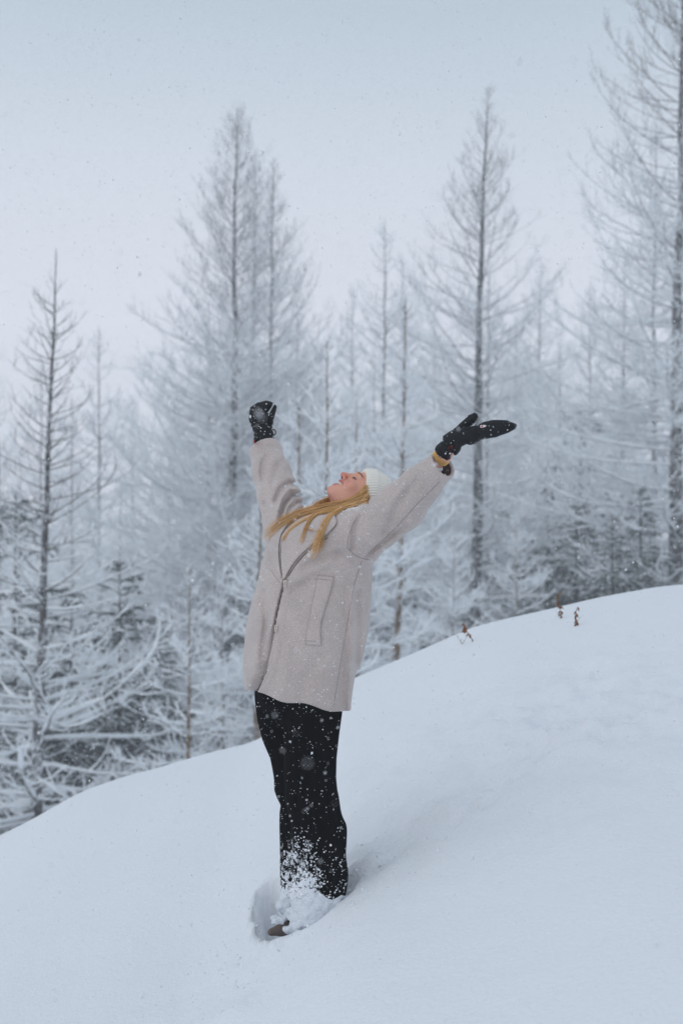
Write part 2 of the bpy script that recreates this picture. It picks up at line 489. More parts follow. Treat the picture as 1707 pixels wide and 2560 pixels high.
KT = 2.0
def plant(fn, name, px, top_py, Y, seed, label, px_top=None, sink=0.3, **kw):
    """stand a tree where it is seen at px, tall enough for its tip to reach top_py"""
    Y = Y * KT
    top = P(px_top if px_top is not None else px, top_py, Y)
    bx = P(px, 1500, Y)[0]
    z0 = float(ground(np.array([bx]), np.array([Y]))[0]) - sink
    H = float(top[2] - z0)
    lean = (float(top[0] - bx) / H, 0.0)
    root = fn(name, (0, 0, 0), H / KT, seed, label, lean=lean, **kw)
    root.location = (bx, Y, z0); root.scale = (KT, KT, KT)
    return root

def copy_tree(o):
    c = o.copy(); COL.objects.link(c)
    for ch in list(o.children):
        d = ch.copy(); COL.objects.link(d); d.parent = c
        for g in list(ch.children):
            e_ = g.copy(); COL.objects.link(e_); e_.parent = d
    return c
def again(proto, H0, px, top_py, Y, spin, label, group, px_top=None, sink=0.3, wide=1.0):
    """another tree of the same kind, turned and sized for its own place"""
    Y = Y * KT
    top = P(px_top if px_top is not None else px, top_py, Y); bx = P(px, 1500, Y)[0]
    z0 = float(ground(np.array([bx]), np.array([Y]))[0]) - sink
    H = float(top[2] - z0)
    o = copy_tree(proto) if proto.get('placed') else proto
    proto['placed'] = 1
    o['label'] = label; o['group'] = group
    o.location = (bx, Y, z0); o.rotation_mode = 'ZYX'; o.rotation_euler = (0, math.atan2(float(top[0] - bx), H), spin)
    k = H / H0; o.scale = (k * wide, k * wide, k)
    return o

G1 = 'larches standing behind the snow slope'
# tall dense pair, left of centre
plant(larch, 'larch_tree', 571, 268, 24.0, 3, 'tallest full larch behind the raised closed mitten', px_top=594, crown_w=0.30, n=430, dens=(10, 7.5), tr=0.115, tw=1.05, thick=0.6,
      profile=lambda h: (1 - h) ** 0.62 * (0.66 + 0.34 * sstep(0, .5, 1 - h)) * (1 + 0.15 * sstep(0.45, 0.15, h)), e_top=0.85, low=0.02, top_snow=0.20, frost=0.36)
plant(larch, 'larch_tree', 665, 395, 26.0, 5, 'slimmer larch growing into the right flank of the tallest one', px_top=690, crown_w=0.30, n=300, dens=(10, 7.5), tr=0.08, tw=1.05, thick=0.6, e_top=0.9, top_snow=0.20, frost=0.38)
# open larch behind the open mitten
plant(larch, 'larch_tree', 1180, 222, 23.5, 7, 'open slender larch with thin arching limbs behind the open mitten', px_top=1226, crown_w=0.30, n=210, dens=(9, 8), tr=0.115, thick=0.7, e_top=0.9, low=0.02, frost=0.34, top_snow=0.15,
      profile=lambda h: (1 - h) ** 0.7 * (0.7 + 0.3 * sstep(0, .5, 1 - h)))
# big one at the right edge
plant(larch, 'larch_tree', 1686, -260, 21.0, 9, 'huge larch with red-brown trunk cut by the frame edge', px_top=1716, crown_w=0.27, n=260, dens=(9.5, 8), tr=0.12, thick=0.75, e_low=0.0, e_top=0.7, low=0.02, frost=0.28, top_snow=0.15,
      profile=lambda h: (1 - h) ** 0.55 * (0.9 + 0.1 * h))
# young one near, at the left
plant(larch, 'larch_tree', 85, 622, 14.5, 12, 'young near larch with bare spire at the far left', px_top=141, crown_w=0.27, n=135, dens=(7.5, 8.5), tr=0.062, low=0.02, frost=0.15,
      profile=lambda h: (1 - h) ** 0.95 * (1 + 0.35 * sstep(0.5, 0.2, h)), e_low=0.0, e_top=0.62, sparse_top=True, hmax=0.93, top_snow=0.05, snow_top=0.45, cap=1.15)
# saplings between
G2 = 'thin saplings in front of the larches'
def proto_sap(seed, **kw):
    kw = dict(dict(crown_w=0.26, n=48, dens=(10, 9), tr=0.022, bark='young', cap=0.8, snow_top=0.95, top_snow=0.35, low=0.08, group=G2, cat='tree'), **kw)
    return larch('larch_sapling', (0, 0, 0), 3.2, seed, 'thin sapling', **kw)
sa = proto_sap(21); sb = proto_sap(23, crown_w=0.22, n=66, tr=0.030, bend=0.01); sc = proto_sap(26, crown_w=0.42, n=50, cap=1.0, top_snow=0.6, e_low=0.0)
again(sa, 3.2, 812, 850, 14.0, 0.3, 'thin sapling with orange stem just left of the face', G2, 820)
again(sa, 3.2, 892, 985, 15.0, 2.2, 'faint sapling directly above the white beanie', G2, 893)
again(sb, 3.2, 978, 745, 16.5, 0.0, 'tall brown-stemmed sapling crossing behind the raised sleeve', G2, 1012, wide=0.9)
again(sa, 3.2, 470, 1420, 13.2, 4.0, 'small wiry sapling between the young larch and the coat', G2, 473, wide=1.3)
again(sb, 3.2, 640, 1180, 13.6, 2.0, 'snow-heaped sapling hidden partly by the coat front', G2, 655, wide=1.2)
again(sc, 3.2, 1130, 1340, 14.5, 1.0, 'low spreading sapling at the foot of the open larch', G2, 1135)
again(sc, 3.2, 1290, 1300, 17.5, 3.1, 'low snow-laden sapling above the dry stalks', G2, 1290)
again(sc, 3.2, 560, 1500, 15.5, 4.4, 'low snow-laden sapling beside the coat hem', G2, 555)
again(sb, 3.2, 1000, 1180, 18.5, 3.3, 'frosted sapling just under the raised sleeve', G2, 1000, wide=1.4)
again(sb, 3.2, 745, 1000, 18.0, 5.0, 'frosted sapling between the raised mitten and the orange stem', G2, 748, wide=1.3)
# paler ones farther back
G3 = 'pale larches fading into the falling snow'
pp = [larch('larch_tree', (0, 0, 0), 9.0, 31 + i, 'pale larch', crown_w=w, n=n_, dens=(9, 7), tr=0.065, tw=1.7, group=G3, frost=0.5, top_snow=0.3) for i, (w, n_) in enumerate(((0.27, 170), (0.23, 150), (0.31, 180)))]
for i, (px, top, Yt, pxt, lab) in enumerate((
        (950, 548, 44, 960, 'pale larch fading in the haze between the two tall ones'), (1012, 640, 52, 1005, 'pale larch just right of the other faded one'),
        (1340, 640, 50, 1352, 'pale larch fading between the open and the huge larch'), (246, 815, 46, 250, 'faint slender larch right of the young near one'),
        (330, 990, 54, 332, 'ghostly low larch left of the tallest one'), (108, 885, 52, 104, 'ghostly larch behind the spire of the young near one'),
        (10, 930, 48, 0, 'ghostly larch cut by the left frame edge'), (795, 900, 54, 800, 'ghostly larch low in the gap beside the tallest one'),
        (1085, 770, 58, 1085, 'ghostly larch seen through the open larch on its left'), (1470, 700, 44, 1478, 'grey larch behind the boughs of the huge one'),
        (875, 720, 50, 880, 'pale larch left of the one between the two tall ones'), (1285, 790, 46, 1288, 'pale larch low behind the right flank of the open one'),
        (1400, 830, 40, 1402, 'frosted larch above the dark spruces'), (180, 1020, 44, 180, 'frosted larch just right of the young near trunk'),
        (420, 1060, 42, 424, 'frosted larch under the left boughs of the tallest one'), (935, 900, 38, 938, 'frosted larch above the white beanie and raised sleeve'),
        (1100, 980, 40, 1104, 'frosted larch behind the watch wrist'), (1240, 980, 38, 1240, 'frosted larch behind the tip of the open mitten'),
        (720, 1050, 42, 722, 'frosted larch between the raised closed mitten and the face'), (50, 1120, 40, 52, 'frosted larch low at the left frame edge'),
        (1560, 900, 40, 1560, 'frosted larch just left of the red-brown trunk'), (300, 1180, 36, 300, 'frosted larch above the dark low spruce at left'),
        (628, 400, 28, 640, 'frosted larch filling the crown of the tallest one from behind'), (520, 760, 29, 522, 'frosted larch under the left flank of the tallest one'),
        (735, 760, 30, 738, 'frosted larch at the right foot of the tall pair'), (1630, 330, 27, 1640, 'frosted larch filling the boughs left of the huge trunk'),
        (1215, 640, 32, 1222, 'frosted larch close behind the open slender one'), (1550, 620, 31, 1556, 'frosted larch behind the long boughs of the huge one'))):
    again(pp[i % 3], 9.0, px, top, float(Yt), i * 1.9, lab, G3, pxt)
# dark spruces that show through low down
G4 = 'dark spruces behind the larches'
qq = [spruce('spruce_tree', (0, 0, 0), 5.0, 51 + i, 'dark spruce', w=w, n=n_, group=G4, snow=sn_) for i, (w, n_, sn_) in enumerate(((0.38, 110, 0.30), (0.42, 95, 0.8)))]
for i, (px, top, Yt, k_, lab) in enumerate((
        (300, 1400, 18, 0, 'dark spruce low behind the young near larch'), (40, 1240, 20, 1, 'dark spruce at the left frame edge'),
        (1450, 1020, 26, 1, 'broad snow-covered spruce left of the red-brown trunk'), (1600, 1220, 20, 0, 'dark bushy spruce right beside the red-brown trunk'),
        (1370, 1190, 24, 1, 'snow-covered low spruce behind the dry stalks'), (500, 1350, 28, 1, 'dim spruce behind the foot of the tallest larch'),
        (1010, 1330, 28, 1, 'dim spruce behind the foot of the brown-stemmed sapling'), (180, 1500, 17, 0, 'low dark spruce under the boughs of the young near larch'),
        (400, 1540, 19, 0, 'low dark spruce just left of the coat hem'), (1530, 1290, 18, 0, 'low dark spruce touching the crest left of the red-brown trunk'),
        (1240, 1260, 30, 1, 'dim spruce behind the low snow-laden sapling at right'), (610, 1480, 24, 0, 'dim spruce behind the trousers and coat hem'),
        (100, 1600, 18, 0, 'low dark spruce around the foot of the young near trunk'), (350, 1640, 17.5, 0, 'lowest dark spruce on the crest at left'),
        (1440, 1240, 21, 0, 'dark spruce between the dry stalks and the red-brown trunk'), (760, 1300, 26, 0, 'dark spruce hidden behind the coat'))):
    again(qq[k_], 5.0, px, top, float(Yt), i * 2.3, lab, G4)
for o_ in scene.objects:
    if 'placed' in o_.keys(): del o_['placed']
# ------------------------------------------------------------------ implicit surfaces for the figure
def smin(a, b, k):
    h = np.clip(0.5 + 0.5 * (b - a) / k, 0, 1); return b * (1 - h) + a * h - k * h * (1 - h)
def smax(a, b, k): return -smin(-a, -b, k)
def cone_(p, a, b, ra, rb):
    a = np.asarray(a, float); b = np.asarray(b, float); ab = b - a
    t = np.clip(((p - a) @ ab) / (ab @ ab), 0, 1)
    return np.linalg.norm(p - a - t[:, None] * ab, axis=1) - (ra + (rb - ra) * t)
def chain(p, pts, k=0.02):
    d = None
    for (a, ra), (b, rb) in zip(pts[:-1], pts[1:]):
        c = cone_(p, a, b, ra, rb); d = c if d is None else smin(d, c, k)
    return d
def ell(p, c, r, Rm=None):
    q = p - np.asarray(c, float)
    if Rm is not None: q = q @ Rm
    r = np.asarray(r, float)
    k0 = np.linalg.norm(q / r, axis=1); k1 = np.linalg.norm(q / r ** 2, axis=1)
    return k0 * (k0 - 1) / np.maximum(k1, 1e-9)
def plane(p, o, n):
    n = np.asarray(n, float); n = n / np.linalg.norm(n)
    return (p - np.asarray(o, float)) @ n
def to_px(p):
    c, s = math.cos(PITCH), math.sin(PITCH)
    q = p - CAM
    yy = c * q[:, 1] + s * q[:, 2]; zz = -s * q[:, 1] + c * q[:, 2]
    return 853.5 + FPX * q[:, 0] / yy, 1280 - FPX * zz / yy
def poly_sd(x, y, poly):
    poly = np.asarray(poly, float); n = len(poly)
    d = np.full(x.shape, 1e18); s = np.ones(x.shape)
    for i in range(n):
        ax, ay = poly[i]; bx, by = poly[i - 1]
        ex, ey = bx - ax, by - ay; wx, wy = x - ax, y - ay
        t = np.clip((wx * ex + wy * ey) / (ex * ex + ey * ey), 0, 1)
        d = np.minimum(d, (wx - ex * t) ** 2 + (wy - ey * t) ** 2)
        c1 = y >= ay; c2 = y < by; c3 = ex * wy > ey * wx
        s = np.where((c1 & c2 & c3) | (~c1 & ~c2 & ~c3), -s, s)
    return s * np.sqrt(d)
def line_d(x, y, pl):
    d = np.full(x.shape, 1e18)
    for (ax, ay), (bx, by) in zip(pl[:-1], pl[1:]):
        ex, ey = bx - ax, by - ay
        t = np.clip(((x - ax) * ex + (y - ay) * ey) / (ex * ex + ey * ey), 0, 1)
        d = np.minimum(d, (x - ax - ex * t) ** 2 + (y - ay - ey * t) ** 2)
    return np.sqrt(d)
def pillow(p, poly, Y, t, tilt=0.0, mpp=None):
    """padded shape with the given outline, 2t thick, standing at depth Y"""
    px, py = to_px(p)
    m = Y / FPX
    d2 = poly_sd(px, py, poly) * m
    cxp = float(np.mean([q[0] for q in poly]))
    w = p[:, 1] - Y - tilt * (px - cxp) * m
    return np.sqrt(np.maximum(d2 + t, 0) ** 2 + w ** 2) - t + np.minimum(d2 + t, 0) * 0.25

def nets(fn, ax, ay, az):
    """surface nets on a rectilinear grid, evaluated only near the surface"""
    nx, ny, nz = len(ax), len(ay), len(az); B = 8
    A = np.empty((nx, ny, nz), np.float32)
    bi = [np.arange(0, n, B) for n in (nx, ny, nz)]
    def cen(a, b): e = np.minimum(b + B - 1, len(a) - 1); return (a[b] + a[e]) / 2, (a[e] - a[b]) / 2
    (cx, hx), (cy, hy), (cz, hz_) = cen(ax, bi[0]), cen(ay, bi[1]), cen(az, bi[2])
    C = np.stack(np.meshgrid(cx, cy, cz, indexing='ij'), -1).reshape(-1, 3)
    H = np.linalg.norm(np.stack(np.meshgrid(hx, hy, hz_, indexing='ij'), -1).reshape(-1, 3), axis=1)
    d = fn(C)
    I = np.stack(np.meshgrid(*bi, indexing='ij'), -1).reshape(-1, 3)
    near = np.abs(d) < H * 1.7 + 0.012
    sgn = np.where(d < 0, -1.0, 1.0).astype(np.float32)
    full = sgn.reshape(len(bi[0]), len(bi[1]), len(bi[2]))
    A[:] = np.repeat(np.repeat(np.repeat(full, B, 0), B, 1), B, 2)[:nx, :ny, :nz]
    off = np.stack(np.meshgrid(np.arange(B), np.arange(B), np.arange(B), indexing='ij'), -1).reshape(-1, 3)
    K = I[near]
    for c in range(0, len(K), 600):
        ix = (K[c:c + 600, None] + off[None]).reshape(-1, 3)
        ok = (ix[:, 0] < nx) & (ix[:, 1] < ny) & (ix[:, 2] < nz); ix = ix[ok]
        A[ix[:, 0], ix[:, 1], ix[:, 2]] = fn(np.stack([ax[ix[:, 0]], ay[ix[:, 1]], az[ix[:, 2]]], -1))
    neg = A < 0
    cnt = np.zeros((nx - 1, ny - 1, nz - 1), np.int8)
    for a in (0, 1):
        for b in (0, 1):
            for c in (0, 1): cnt += neg[a:nx - 1 + a, b:ny - 1 + b, c:nz - 1 + c]
    cells = np.argwhere((cnt > 0) & (cnt < 8))
    idx = np.full(cnt.shape, -1, np.int32); idx[tuple(cells.T)] = np.arange(len(cells))
    S = np.zeros((len(cells), 3)); W = np.zeros(len(cells))
    cor = [(a, b, c) for a in (0, 1) for b in (0, 1) for c in (0, 1)]
    for p in cor:
        for q in cor:
            if sum(abs(u - v) for u, v in zip(p, q)) != 1 or p > q: continue
            i0 = cells + p; i1 = cells + q
            v0 = A[tuple(i0.T)]; v1 = A[tuple(i1.T)]
            m = (v0 < 0) != (v1 < 0)
            t = np.where(m, v0 / np.where(m, v0 - v1, 1), 0)
            P0 = np.stack([ax[i0[:, 0]], ay[i0[:, 1]], az[i0[:, 2]]], -1); P1 = np.stack([ax[i1[:, 0]], ay[i1[:, 1]], az[i1[:, 2]]], -1)
            S += np.where(m[:, None], P0 + (P1 - P0) * t[:, None], 0); W += m
    V = S / W[:, None]
    Fs = []
    for d_ in range(3):
        sl0 = [slice(1, -1)] * 3; sl1 = [slice(1, -1)] * 3
        sl0[d_] = slice(0, -1); sl1[d_] = slice(1, None)
        # edges along axis d_
        shape = [s - 1 for s in (nx, ny, nz)]
        e0 = neg[tuple(sl0)]; e1 = neg[tuple(sl1)]
        ch = np.argwhere(e0 != e1)
        flip = e0[tuple(ch.T)]
        base = ch.copy()
        for k in range(3):
            if k != d_: base[:, k] += 1
        u, v = [(1, 2), (2, 0), (0, 1)][d_]
        def g(du, dv):
            c = base.copy(); c[:, u] -= du; c[:, v] -= dv; return idx[tuple(c.T)]
        q = np.stack([g(1, 1), g(0, 1), g(0, 0), g(1, 0)], -1)
        q[~flip] = q[~flip][:, ::-1]
        Fs.append(q)
    F = np.concatenate(Fs)
    return V, F[(F >= 0).all(1)]
def ax_(a, b, h): return np.arange(a, b + h, h)
def mix_axis(a, b, fa, fb, hf, hc):
    return np.unique(np.concatenate([np.linspace(a, fa, max(2, int((fa - a) / hc))), np.arange(fa, fb, hf), np.linspace(fb, b, max(2, int((b - fb) / hc)))]))
def bvh_of(V, F): return BVHTree.FromPolygons([tuple(v) for v in V.tolist()], F.tolist())
# ------------------------------------------------------------------ the woman
def W(px, py, Y): return P(px, py, Y)
person = empty('person', (float(FOOT[0]), float(FOOT[1]), 0.0))
tag(person, 'woman in beige wool coat leaning back with both arms raised in falling snow', 'person')

# materials
M['skin'] = mat('skin', (0.6, 0.36, 0.29), 0.5, 0.35)
_a = N(M['skin'], 'ShaderNodeAttribute'); _a.attribute_name = 'tint'
L(M['skin'], _a.outputs['Color'], bsdf(M['skin']).inputs['Base Color'])
bsdf(M['skin']).inputs['Subsurface Weight'].default_value = 0.12
bsdf(M['skin']).inputs['Subsurface Radius'].default_value = (0.012, 0.005, 0.003)
bsdf(M['skin']).inputs['Subsurface Scale'].default_value = 0.5
def wool(name, c, k=0.10):
    m = mat(name, c, 0.95, 0.05, sheen=0.35)
    a = tuple(v * (1 - k) for v in c); b = tuple(min(1, v * (1 + k)) for v in c)
    tc = N(m, 'ShaderNodeTexCoord'); n1 = N(m, 'ShaderNodeTexNoise', Scale=300.0, Detail=4.0); n2 = N(m, 'ShaderNodeTexNoise', Scale=9.0, Detail=4.0)
    L(m, tc.outputs['Object'], n1.inputs['Vector']); L(m, tc.outputs['Object'], n2.inputs['Vector'])
    ad = N(m, 'ShaderNodeMath', operation='MULTIPLY_ADD'); L(m, n2.outputs[0], ad.inputs[0]); ad.inputs[1].default_value = 0.35; L(m, n1.outputs[0], ad.inputs[2])
    r = N(m, 'ShaderNodeValToRGB'); r.color_ramp.elements[0].position = 0.45; r.color_ramp.elements[0].color = (*a, 1)
    r.color_ramp.elements[1].position = 0.9; r.color_ramp.elements[1].color = (*b, 1)
    L(m, ad.outputs[0], r.inputs[0]); L(m, r.outputs[0], bsdf(m).inputs['Base Color'])
    bp = N(m, 'ShaderNodeBump', Strength=0.7, Distance=0.003); L(m, n1.outputs[0], bp.inputs['Height']); L(m, bp.outputs[0], bsdf(m).inputs['Normal'])
    return m
M['wool'] = wool('beige_wool', (0.51, 0.442, 0.415), 0.24)
M['lining'] = mat('brown_lining', (0.13, 0.085, 0.075), 0.6, 0.3)
M['seam'] = mat('seam_shadow_thread', (0.20, 0.165, 0.155), 0.9, 0.05)
M['black'] = mat('black_softshell', (0.005, 0.006, 0.008), 0.5, 0.22)
bump(M['black'], 90.0, 0.25, 0.003)
M['knit'] = mat('cream_knit', (0.80, 0.775, 0.71), 0.9, 0.05, sheen=0.4)
bump(M['knit'], 420.0, 0.4, 0.002)
M['sweater_and_gap_shade'] = mat('dark_knit_and_gap_shade', (0.075, 0.065, 0.06), 0.9, 0.05)  # jumper knit; also colours the painted gap shade on the coat
M['gold'] = mat('polished_gold', (0.90, 0.60, 0.22), 0.22, 0.5, metallic=1.0)
M['shirt'] = mat('white_shirt', (0.78, 0.80, 0.84), 0.8, 0.2)
M['suede'] = mat('taupe_suede', (0.15, 0.115, 0.105), 0.85, 0.1)
M['tooth'] = mat('tooth_enamel', (0.86, 0.80, 0.66), 0.25, 0.5)
M['mouth'] = mat('mouth_inside', (0.10, 0.02, 0.02), 0.5, 0.3)
M['dark_hair'] = mat('lash_and_brow', (0.03, 0.018, 0.012), 0.6, 0.2)
M['brow'] = mat('brow_hair', (0.28, 0.14, 0.075), 0.6, 0.2)
M['red'] = mat('red_print', (0.62, 0.03, 0.04), 0.6, 0.3)
M['dark_red'] = mat('dark_red_print', (0.16, 0.010, 0.014), 0.6, 0.3)
M['white'] = mat('white_print', (0.80, 0.80, 0.80), 0.6, 0.3)
M['steel'] = mat('brushed_clasp', (0.75, 0.66, 0.58), 0.3, 0.5, metallic=1.0)
def hair_mat():
    m = mat('honey_blonde_hair', (0.45, 0.22, 0.07), 0.42, 0.45)
    tc = N(m, 'ShaderNodeAttribute'); tc.attribute_name = 'snow'
    r = N(m, 'ShaderNodeValToRGB')
    r.color_ramp.elements[0].position = 0.0; r.color_ramp.elements[0].color = (0.34, 0.15, 0.045, 1)
    r.color_ramp.elements[1].position = 1.0; r.color_ramp.elements[1].color = (0.95, 0.66, 0.34, 1)
    e_ = r.color_ramp.elements.new(0.5); e_.color = (0.80, 0.43, 0.13, 1)
    L(m, tc.outputs['Fac'], r.inputs[0]); L(m, r.outputs[0], bsdf(m).inputs['Base Color'])
    return m
M['hair'] = hair_mat()

# --- head frame: fwd = where the face looks (up to the sky), up = towards the crown, left = her left ear
HF = np.array([-0.42, -0.20, 0.885]); HF /= np.linalg.norm(HF)
HU = np.array([0.90, 0.16, 0.44]); HU -= HU @ HF * HF; HU /= np.linalg.norm(HU)
HL = np.cross(HF, HU) * -1.0
HL = np.cross(HU, HF)
if HL[1] > 0: HL = -HL
HR = np.stack([HL, HF, HU], 1)                     # columns: local x, y, z in world
HS = 0.93
chin_w = W(815, 1222, 4.97)
HC = chin_w - HS * (0.086 * HF - 0.108 * HU)
def hl(p): return ((p - HC) @ HR) / HS             # world -> head
def hw(q): return HC + HS * (np.asarray(q, float) @ HR.T)

LIP_U = np.array([(0.0, 0.0915, -0.0460), (0.012, 0.0885, -0.0462), (0.023, 0.0790, -0.0455), (0.031, 0.0665, -0.0430)])
LIP_L = np.array([(0.0, 0.0860, -0.0745), (0.013, 0.0825, -0.0720), (0.025, 0.0740, -0.0600), (0.031, 0.0660, -0.0450)])
def head_sdf(p, holes=True):
    q = hl(p)
    qs = q.copy(); qs[:, 0] = np.abs(qs[:, 0])
    d = ell(q, (0, -0.018, 0.036), (0.074, 0.092, 0.082))
    d = smin(d, ell(q, (0, 0.022, -0.018), (0.062, 0.064, 0.086)), 0.03)
    d = smin(d, ell(q, (0, 0.030, -0.066), (0.047, 0.050, 0.036)), 0.028)
    d = smin(d, cone_(qs, (0.050, -0.010, -0.052), (0.020, 0.062, -0.090), 0.014, 0.016), 0.022)   # jaw line
    d = smin(d, ell(q, (0, 0.072, -0.092), (0.019, 0.015, 0.016)), 0.018)                           # chin
    d = smin(d, ell(qs, (0.039, 0.058, -0.022), (0.021, 0.019, 0.020)), 0.014)                       # cheek, lifted by the smile
    d = smin(d, cone_(qs, (0.010, 0.084, 0.026), (0.040, 0.070, 0.026), 0.007, 0.007), 0.012)        # brow
    d = smin(d, cone_(q, (0, 0.078, 0.020), (0, 0.1015, -0.022), 0.0065, 0.0090), 0.010)              # nose
    d = smin(d, ell(q, (0, 0.1055, -0.0265), (0.0100, 0.0095, 0.0090)), 0.006)
    d = smin(d, ell(qs, (0.0125, 0.0920, -0.030), (0.0075, 0.0095, 0.0070)), 0.005)
    d = smax(d, -ell(qs, (0.031, 0.092, 0.007), (0.0145, 0.0150, 0.0095)), 0.008)                    # sockets
    d = smin(d, ell(qs, (0.031, 0.0660, 0.006), (0.0135, 0.0135, 0.0120)), 0.003)                    # lids over the eyeballs
    d = smin(d, ell(q, (0, 0.074, -0.056), (0.027, 0.015, 0.019)), 0.012)                            # muzzle
    up = LIP_U; lo = LIP_L
    if holes:
        d = smax(d, -ell(np.stack([qs[:, 0], q[:, 1], q[:, 2] - 14.0 * np.minimum(qs[:, 0], 0.03) ** 2], 1), (0.0, 0.082, -0.0600), (0.0310, 0.023, 0.0108)), 0.002)
    d = smin(d, chain(qs, [(up[0], 0.0036), (up[1], 0.0036), (up[2], 0.0028), (up[3], 0.0014)], 0.002), 0.003)
    d = smin(d, chain(qs, [(lo[0], 0.0050), (lo[1], 0.0046), (lo[2], 0.0032), (lo[3], 0.0014)], 0.002), 0.003)
    if holes:
        d = smax(d, -ell(qs, (0.0064, 0.0985, -0.0375), (0.0042, 0.0065, 0.0062)), 0.0015)           # nostrils
        sl = np.abs(q[:, 2] - (0.0035 - 6.0 * (qs[:, 0] - 0.031) ** 2)) - 0.0007                     # lid line
        sl = np.maximum(sl, ell(qs, (0.031, 0.077, 0.005), (0.013, 0.012, 0.008)))
        d = smax(d, -sl, 0.001)
    d = smin(d, ell(qs, (0.073, -0.012, -0.008), (0.008, 0.016, 0.028)), 0.004)                      # ears
    return d * HS

NB = W(846, 1318, 5.02)                                    # base of the neck
SH_L, SH_R = W(888, 1322, 4.90), W(716, 1312, 5.12)         # shoulders
HIP = W(752, 1700, 5.0)
ARM_L = [(895, 1345, 4.89, .098), (948, 1308, 4.84, .079), (1001, 1267, 4.785, .080), (1049, 1214, 4.735, .063), (1105, 1163, 4.685, .0490)]
ARM_R = [(720, 1318, 5.10, .088), (698, 1238, 5.17, .0735), (680, 1180, 5.24, .0665), (666, 1128, 5.32, .0555), (660, 1104, 5.36, .050)]
AL = [W(a, b, c) for a, b, c, r in ARM_L]; AR = [W(a, b, c) for a, b, c, r in ARM_R]
HAND_L = W(1170, 1085, 4.64); HAND_R = W(656, 1050, 5.37)
wd = (W(1140, 1110, 4.655) - W(1085, 1160, 4.705)); wd /= np.linalg.norm(wd)
s1 = np.cross(wd, [0, 0, 1]); s1 /= np.linalg.norm(s1); s2 = np.cross(s1, wd)
wc = W(1102, 1144, 4.685)
def body_sdf(p):
    d = head_sdf(p)
    neck_top = hw((0, -0.020, -0.045))
    d = smin(d, cone_(p, neck_top, NB, 0.054, 0.062), 0.030)
    d = smin(d, cone_(p, NB, (SH_L + SH_R) / 2 - np.array([0, 0, .03]), 0.06, 0.07), 0.03)
    d = smin(d, cone_(p, SH_L, SH_R, 0.055, 0.055), 0.04)
    d = smin(d, cone_(p, (SH_L + SH_R) / 2 - np.array([0.0, 0, .06]), HIP, 0.105, 0.125), 0.04)
    d = smin(d, chain(p, [(SH_L, .052), (AL[2], .043), (AL[3], .034), (wc - wd * .05, .0275), (wc + wd * .015, .0235), (wc + wd * .04, .013), (HAND_L, .008)], .02), 0.02)
    d = smin(d, chain(p, [(SH_R, .052), (AR[1], .043), (AR[2], .036), (AR[3], .022), (HAND_R, .008)], .02), 0.02)
    d = smin(d, chain(p, [(W(785, 1760, 4.95), .080), (W(785, 2000, 4.94), .052), (W(800, 2290, 4.94), .036)], .02), 0.03)
    d = smin(d, chain(p, [(W(715, 1760, 5.05), .070), (W(745, 2000, 5.05), .052), (W(745, 2280, 5.06), .036)], .02), 0.03)
    return d
hx0, hy0, hz0 = HC
V, F = nets(body_sdf, mix_axis(-0.33, 0.50, hx0 - 0.115, hx0 + 0.125, 0.0021, 0.011), mix_axis(4.56, 5.46, hy0 - 0.11, hy0 + 0.11, 0.0022, 0.011),
            mix_axis(0.02, 1.90, hz0 - 0.115, hz0 + 0.115, 0.0021, 0.011))
q = hl(V)
qa = np.abs(q[:, 0])
tint = np.tile(np.array([0.68, 0.345, 0.245]), (len(V), 1))
def blend(c, w): tint[:] = tint * (1 - w[:, None]) + np.array(c) * w[:, None]
blend((0.62, 0.25, 0.20), 0.75 * np.exp(-(((qa - 0.038) / 0.020) ** 2 + ((q[:, 2] + 0.028) / 0.020) ** 2)) * (q[:, 1] > 0.03))
blend((0.68, 0.20, 0.16), 0.85 * np.exp(-(((qa) / 0.017) ** 2 + ((q[:, 2] + 0.028) / 0.014) ** 2)) * sstep(0.078, 0.094, q[:, 1]))
blend((0.60, 0.27, 0.22), 0.5 * sstep(-0.09, -0.12, q[:, 2]) * (q[:, 1] > 0.0))
blend((0.62, 0.30, 0.24), 0.35 * np.exp(-(((q[:, 2] + 0.095) / 0.02) ** 2)) * (q[:, 1] > 0.05))
_up = LIP_U; _lo = LIP_L
qs = q.copy(); qs[:, 0] = qa
dl = np.minimum(chain(qs, [(np.array(a), .0046) for a in _up], .001), chain(qs, [(np.array(a), .0056) for a in _lo], .001))
blend((0.50, 0.13, 0.14), 0.85 * sstep(0.0012, -0.0006, dl))
blend((0.05, 0.015, 0.012), sstep(0.0030, -0.0006, ell(qs, (0.0064, 0.0975, -0.0365), (0.0038, 0.0055, 0.0052))))
blend((0.13, 0.025, 0.025), (ell(np.stack([qs[:, 0], q[:, 1], q[:, 2] - 14.0 * np.minimum(qs[:, 0], 0.03) ** 2], 1), (0.0, 0.0775, -0.0600), (0.0305, 0.0160, 0.0112)) < 0.0).astype(float) * (dl > 0.0))
blend((0.05, 0.025, 0.02), ((np.abs(q[:, 2] - (0.0035 - 6.0 * (qa - 0.031) ** 2)) < 0.0016) & (ell(qs, (0.031, 0.077, 0.005), (0.0125, 0.012, 0.008)) < 0)).astype(float))
blend((0.50, 0.25, 0.20), 0.5 * np.exp(-(((qa - 0.031) / 0.013) ** 2 + ((q[:, 2] - 0.010) / 0.006) ** 2)) * (q[:, 1] > 0.06))
blend((0.22, 0.10, 0.07), sstep(0.0022, 0.0010, np.linalg.norm(q - np.array([0.050, 0.048, -0.026]), axis=1)))
body = mesh_obj('body', V, F, M['skin'], person, attrs={'tint': tint})
body_bvh = bvh_of(V, F)

